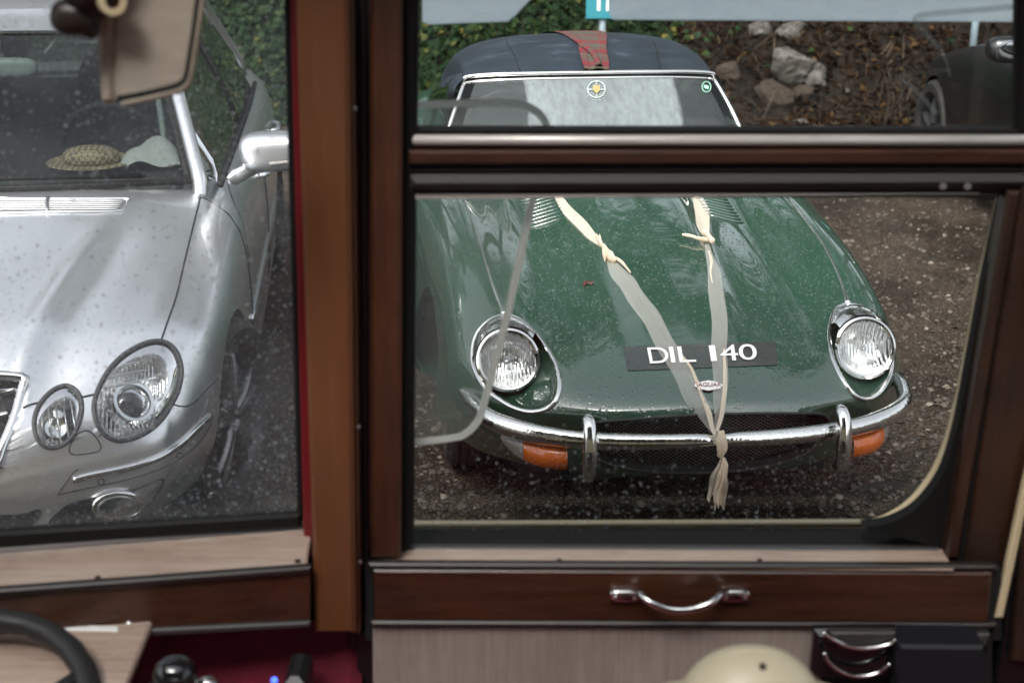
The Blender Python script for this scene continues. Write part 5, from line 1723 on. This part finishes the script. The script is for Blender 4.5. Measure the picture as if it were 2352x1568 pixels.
# scuttle grille across the top of the bonnet
for sg in (1, -1):
    sgv = [(-70, 459), (100, 459), (280, 458), (292, 466), (284, 478), (265, 487), (100, 489), (-70, 490)]
    rg_ = sil_s.loop(sgv, .004, 4)
    cc_ = sil_s.hit(110, 474, .004)
    break
k = len(rg_)
vg = mesh('scuttle_vent', np.concatenate([rg_, [cc_]]), [[i, (i + 1) % k, k] for i in range(k)], M['alu'], sil)
tube('vent_frame', rg_, .0035, M['silver'], vg, 6, True)
for i in range(6):
    P_ = sil_s.path([(-60, 464 + i * 4.3), (100, 463.5 + i * 4.3), (284 - i * 3, 462.5 + i * 4.3)], .007, 5)
    tube('vent_slat', P_, .0022, M['white'], vg, 5)
P_ = sil_s.path([(111, 458), (108, 470), (109, 489)], .009, 4)
tube('vent_bridge', P_, .006, M['alu'], vg, 6)
rows_s = greenhouse(sil, M['silver'])
wm = wing_mirror(sil, M['silver'], 1)
wing_mirror(sil, M['silver'], -1)
for sx in (1, -1):
    wheel(sil, (sx * .80, .86, .325), .325, .225, R(-17), sx, 'twin', .225)
    wheel(sil, (sx * .80, 3.71, .325), .325, .225, 0, sx, 'twin', .225)
    for ya in (.86, 3.71):
        box('wheel_well', (sx * .40, ya - .40, .19), (sx * .50, ya + .40, .72), M['dark'], sil)
    zf = lambda y, z: np.array(sil_s.bvh.ray_cast(Vector((sx * 2, y, z)), Vector((-sx, 0, 0)))[0]) + np.array([sx * .004, 0, 0])
    tube('flank_strip', [zf(y, .50) for y in np.linspace(1.32, 3.2, 16)], .011, M['alu'], sil, 8, flat=.7)
    tube('door_gap', [zf(2.50, z) for z in np.linspace(.28, .93, 12)], .0028, M['gap'], sil, 6)
    tube('door_gap', [zf(1.36 + .06 * (z - .6), z) for z in np.linspace(.28, .93, 12)], .0028, M['gap'], sil, 6)
    for ya in (2.30, 3.28):
        tube('door_handle', [zf(ya, .80) + np.array([sx * .0, 0, 0]), zf(ya + .04, .80) + np.array([sx * .03, 0, 0]), zf(ya + .17, .805) + np.array([sx * .03, 0, 0]), zf(ya + .21, .805)], .011, M['silver'], sil, 8)
# wiper, inside mirror and things on the dashboard
tube('wiper_blade', [rows_s[1, 3] + np.array([0, -.02, .01]), rows_s[0, 10] + np.array([0, -.012, .035]), rows_s[0, 18] + np.array([0, -.02, .03])], .009, M['rubber'], sil, 8)
tube('wiper_arm', [rows_s[0, 2] + np.array([0, -.03, .01]), rows_s[0, 9] + np.array([0, -.03, .035])], .008, M['rubber'], sil, 8)
ellipsoid('inside_mirror', (.02, 1.93, 1.31), (.125, .03, .036), M['pale_green'], sil, 3, .6)
tube('mirror_stalk', [(.0, 1.93, 1.34), (.0, 1.98, 1.40)], .014, M['pale_green'], sil, 8)
tube('visor_edge', [(.16, 2.02, 1.345), (.20, 2.03, 1.395), (.44, 2.06, 1.375)], .009, M['pale_green'], sil, 8)
tube('inner_pillar', [(.625, 1.56, .99), (.615, 1.68, 1.09), (.575, 1.90, 1.25), (.545, 2.06, 1.33)], [.03, .026, .024, .022], M['pale_green'], sil, 10, flat=.5)
def sil_world(p):
    return sil_s.R @ np.array(p) + sil_s.loc
c = sil_world((.37, 1.58, 1.012))
h = empty('straw_hat', c, SRZ)
tag(h, 'flattened woven straw hat on the dashboard of the silver car', 'hat')
ellipsoid('crown', (0, 0, .03), (.10, .07, .04), M['straw'], h, 3, .9)
lathe('brim', [(.06, 0), (.13, .004), (.155, .014), (.15, .018), (.12, .010), (.06, .008)], M['straw'], h, (0, 0, 0), (0, 0, 1), 36)
c = sil_world((.585, 1.62, 1.005))
xs_ = np.linspace(-.11, .11, 12); ys_ = np.linspace(-.12, .12, 10)
V = [(x, y, 0.002 + .085 * max(0, 1 - (x / .115) ** 2) ** .8 * max(0, 1 - (y / .13) ** 2) ** .7 + .012 * math.sin(40 * x + 25 * y)) for x in xs_ for y in ys_]
V2 = [(x, y, 0) for x in xs_ for y in ys_]
ed_ = [0, 9, 119, 110]
o = mesh('folded_cloth', V + V2, gridf(12, 10).tolist() + (gridf(12, 10)[:, ::-1] + 120).tolist(), M['cloth'])
o.location, o.rotation_euler = c, (0, 0, SRZ)
tag(o, 'crumpled white cloth on the dashboard beside the straw hat', 'cloth')

# ------------------------------------------------------------------ black car beyond, pointing away
BL, BRZ = (3.62, 10.18, 0), math.pi + .03
blk, bv, bf, blk_s = saloon(BL, BRZ, M['black_paint'], 'black car parked facing the bank at the right edge', 'black_saloon', False)
bv, bf = arches(bv, bf, (.86, 3.71), .35, .325, .50)
mesh('body', bv, bf, M['black_paint'], blk)
_before = set(blk.children)
greenhouse(blk, M['black_paint'])
for sg in (1, -1):
    wing_mirror(blk, M['black_paint'], sg)
for c_ in set(blk.children) - _before:
    c_.location.y += .86
for sg in (1, -1):
    for ya in (.86, 3.71):
        wheel(blk, (sg * .80, ya, .325), .325, .225, 0, sg, 'dark', .225)
        box('wheel_well', (sg * .40, ya - .40, .19), (sg * .50, ya + .40, .72), M['dark'], blk)
    lathe('headlamp', [(.09, .03), (.085, 0), (.05, -.02), (0, -.03)], M['lens'], blk, (sg * .655, .235, .655), (-sg * .25, .95, -.35), 24)

# ------------------------------------------------------------------ ribbons, tartan
W2L = jag_s
wr = empty('wedding_ribbon', JL, JRZ)
tag(wr, 'cream sheer wedding ribbon in a V over the green bonnet, tied to the bumper', 'ribbon')
KN = np.array((.003, -.066, .512))             # where it is tied round the bumper
def ray_t(px, py):
    h = W2L.hit(px, py)
    return h
def band(name, C, m, lift=.012, free_from=None, wav=.0, seed=0):
    """C: (px, py, half width px) centre line; points below the bonnet's lip stretch freely to the knot"""
    C = cr(np.array(C, float), 5)
    n, k = len(C), 9
    T = np.gradient(C[:, :2], axis=0)
    N = np.stack([-T[:, 1], T[:, 0]], 1)
    N /= np.linalg.norm(N, axis=1)[:, None] + 1e-9
    o, _ = W2L.lray(0, 0)
    dep = np.zeros(n)
    for i in range(n):
        h = W2L.hit(C[i, 0], C[i, 1], lift)
        _, d = W2L.lray(C[i, 0], C[i, 1])
        dep[i] = np.nan if (h is None or (free_from and C[i, 1] > free_from)) else np.linalg.norm(h - o) / np.linalg.norm(d)
    if np.isnan(dep).any():
        good = np.where(~np.isnan(dep))[0]
        _, dk = W2L.lray(*C[-1, :2])
        dend = np.linalg.norm(KN - o) / np.linalg.norm(dk)
        last = good[-1]
        for i in range(last + 1, n):
            t = (i - last) / (n - 1 - last)
            dep[i] = dep[last] * (1 - t) + dend * t
        for i in range(good[0]):
            dep[i] = dep[good[0]]
    V = []
    for i in range(n):
        for j in range(k):
            s = (j / (k - 1) * 2 - 1)
            p = C[i, :2] + N[i] * C[i, 2] * s * (1 + .10 * math.sin(i * .6 + seed + j * .4))
            _, d = W2L.lray(*p)
            _, dc = W2L.lray(*C[i, :2])
            h = W2L.hit(p[0], p[1], lift)
            dd = dep[i] * (np.linalg.norm(dc) / np.linalg.norm(d)) ** 0
            if h is not None and not (free_from and C[i, 1] > free_from):
                dd = np.linalg.norm(h - o) / np.linalg.norm(d)
            V.append(o + d * (dd - wav * (math.sin(i * .35 + j * 1.1 + seed) * .5 + .5) - .0028 * (.5 + .5 * math.sin(j * 2.3 + 1.3 * math.sin(i * .21 + seed)))))
    return mesh(name, V, gridf(n, k), m, wr)
band('ribbon_band', [(1272, 436, 8), (1284, 455, 9), (1310, 490, 12), (1345, 526, 12), (1370, 551, 8), (1383, 566, 4)], M['knot'], .016, None, .003)
band('ribbon_band', [(1398, 596, 7), (1412, 616, 15), (1432, 642, 19), (1455, 672, 20), (1485, 715, 21), (1515, 765, 21), (1550, 825, 22), (1582, 882, 24), (1606, 930, 21), (1628, 968, 12), (1641, 992, 6), (1643, 1003, 6)], M['sheer'], .007, 925, .002, 1)
band('ribbon_band', [(1600, 430, 11), (1604, 452, 12), (1611, 485, 16), (1617, 518, 14), (1622, 545, 6)], M['knot'], .016, None, .003, 2)
band('ribbon_band', [(1624, 560, 5), (1631, 590, 9), (1641, 636, 16), (1649, 696, 18), (1652, 760, 18), (1653, 820, 18), (1654, 880, 17), (1654, 930, 14), (1649, 970, 9), (1644, 994, 5), (1643, 1003, 6)], M['sheer'], .007, 925, .002, 3)
# folded edges: the same cloth doubled over reads denser
band('folded_edge', [(1562, 812, 1.5), (1588, 846, 3), (1610, 905, 3), (1625, 940, 6), (1634, 975, 5), (1642, 998, 4)], M['knot'], .010, 925, .001, 4)
band('folded_edge', [(1663, 800, 2), (1665, 860, 4), (1664, 905, 5), (1657, 950, 5), (1647, 990, 4)], M['knot'], .010, 925, .001, 5)
band('folded_edge', [(1628, 575, 2), (1634, 600, 3), (1632, 625, 2), (1636, 650, 1)], M['knot'], .012, None, .001, 6)
def wad(name, pxs, lift, rr, seed, squash=.6):
    """crumpled cloth: a lumpy closed form along a few pixels of the bonnet"""
    P = np.array([W2L.hit(x, y, lift) for x, y in pxs])
    P = cr(P, 4)
    r = np.interp(np.linspace(0, 1, len(P)), np.linspace(0, 1, len(rr)), rr)
    v, f = tube_vf(P, r, 12, False, squash)
    c = np.repeat(P, 12, 0)
    a = np.tile(np.arange(12), len(P)); b = np.repeat(np.arange(len(P)), 12)
    v = c + (v - c) * (1 + .35 * np.sin(a * 2.1 + b * .8 + seed) * np.cos(a * 1.3 - seed))[:, None]
    return mesh(name, v, f, M['knot'], wr)
wad('knot', [(1374, 548), (1382, 562), (1386, 572)], .014, [.006, .010, .008], 1)
wad('ribbon_end', [(1384, 566), (1382, 558), (1381, 549)], .018, [.006, .009, .004], 2, .4)
wad('ribbon_end', [(1386, 570), (1396, 585), (1407, 600), (1415, 606)], .016, [.006, .016, .022, .006], 3, .35)
wad('ribbon_end', [(1388, 573), (1392, 590), (1394, 607)], .016, [.006, .014, .006], 4, .35)
wad('ribbon_end', [(1412, 601), (1430, 616), (1448, 637)], .018, [.004, .007, .003], 5, .5)
wad('knot', [(1614, 542), (1622, 552), (1632, 564)], .016, [.010, .014, .011], 6)
wad('ribbon_end', [(1620, 562), (1600, 559), (1580, 553), (1565, 551)], .020, [.007, .006, .005, .004], 7, .6)
wad('ribbon_end', [(1606, 538), (1616, 548), (1622, 556)], .018, [.005, .012, .006], 8, .4)
# knot round the bumper and the hanging tail
def wad3(name, P, rr, seed, squash=.6, seg=18, amp=.3, m=None):
    P = cr(np.array(P, float), 5)
    r = np.interp(np.linspace(0, 1, len(P)), np.linspace(0, 1, len(rr)), rr)
    v, f = tube_vf(P, r, seg, False, squash, up=(1, 0, .01))
    c = np.repeat(P, seg, 0)
    a = np.tile(np.arange(seg) / seg * 6.283, len(P)); b = np.repeat(np.arange(len(P)), seg)
    v = c + (v - c) * (1 + amp * np.sin(a * 5 + b * .22 + seed) * np.cos(b * .3 + seed))[:, None]
    return mesh(name, v, f, m or M['knot'], wr)
k = KN
wad3('knot', [k + (0, .006, .036), k + (.001, -.002, .012), k + (.002, -.004, -.018), k + (0, .002, -.040)], [.008, .013, .013, .008], 1, .8)
def sheet(name, x0, x1, w0, w1, z0, z1, yo, seed, folds):
    n_, m_ = 22, 15
    V = []
    for a in range(n_):
        t = a / (n_ - 1)
        open_ = min(1, t * 3.2) ** .8
        for b in range(m_):
            s_ = b / (m_ - 1) * 2 - 1
            w = (w0 + (w1 - w0) * min(1, t * 2.2)) * (1 - .22 * max(0, t - .6))
            x = x0 + (x1 - x0) * t + s_ * w * open_ + .002 * math.sin(9 * t + seed)
            y = yo - .010 * math.sin(math.pi * min(1, t * 1.4)) + .0055 * open_ * math.sin(folds * s_ + seed + 1.4 * t) + .004 * open_ * math.sin(2.2 * folds * s_ + 3 * t + seed * 2)
            z = z0 + (z1 - z0) * t + (.012 * math.sin(3.1 * s_ + seed) if a == n_ - 1 else 0) - .004 * abs(s_) * (1 - open_)
            V.append(k + np.array([x, y, z]))
    return mesh(name, V, gridf(n_, m_), M['tail'], wr)
sheet('ribbon_tail', -.002, -.016, .004, .020, -.032, -.160, -.006, .4, 4.0)
sheet('ribbon_tail', .003, .004, .004, .017, -.032, -.188, -.014, 2.1, 5.0)
sheet('ribbon_tail', .004, -.006, .003, .013, -.034, -.176, -.022, 4.0, 3.2)
wad3('ribbon_end', [k + (.004, -.016, -.036), k + (.010, -.022, -.060), k + (.007, -.022, -.100), k + (.003, -.020, -.128)], [.004, .008, .007, .003], 3, .5, 14, .4)

# tartan cloth laid over the soft top
tw = 11
L_ = cr(np.array([(1300, 84), (1308, 90), (1327, 104), (1329, 118), (1334, 140), (1341, 160), (1346, 176)], float), 4)
R_ = cr(np.array([(1394, 84), (1393, 92), (1392, 106), (1393, 122), (1397, 140), (1398, 160), (1398, 176)], float), 4)
V, UV = [], []
lastrow = None
for i in range(len(L_)):
    row = []
    for j in range(tw):
        t = j / (tw - 1)
        p = L_[i] * (1 - t) + R_[i] * t
        h = roof_s.hit(p[0], p[1], .006)
        if h is None:
            h = roof_s.lplane(p[0], p[1], 1, 2.315)
        h = h + np.array([0, -.004, .010 * abs(math.sin(t * 5 + i * .09)) * (i / len(L_))])
        row.append(roof_s.R @ h + roof_s.loc)
        UV.append((t, i / (len(L_) - 1)))
    V += row
# its ends fall behind the crown of the roof
back = []
for q in (.34, .26, .18, .12, .06):
    for j in range(tw):
        p = roof_s.R.T @ (np.array(V[j]) - roof_s.loc) + np.array([(j / (tw - 1) - .5) * .10 - .06, q, 0]) * np.array([q / .34, 1, 1])
        h = roof_s.bvh.ray_cast(Vector((p[0], p[1], 2)), Vector((0, 0, -1)))[0]
        back.append(roof_s.R @ (np.array(h) + np.array([0, 0, .008])) + roof_s.loc)
        UV.insert(len(back) - 1, (j / (tw - 1), -q * 1.5))
V = back + V
n0 = len(L_) + 5
o = mesh('tartan_cloth', V, gridf(n0, tw), M['tartan'], None, True, UV)
tag(o, 'red tartan cloth folded over the grey soft top at its middle', 'cloth')
V, UV = [], []
for i, (a, b_) in enumerate(zip(cr(np.array([(1330, 112), (1352, 128), (1364, 148), (1370, 176)], float), 4), cr(np.array([(1344, 110), (1366, 126), (1380, 148), (1384, 177)], float), 4))):
    for j in range(5):
        t = j / 4
        p = a * (1 - t) + b_ * t
        h = roof_s.hit(p[0], p[1], .018 + .012 * math.sin(math.pi * t))
        if h is None:
            h = roof_s.lplane(p[0], p[1], 1, 2.30)
        V.append(h); UV.append((t * .4, i / 12 + .3))
f_ = mesh('folded_strip', [roof_s.R @ np.array(p) + roof_s.loc for p in V], gridf(len(V) // 5, 5), M['tartan'], o, True, UV)
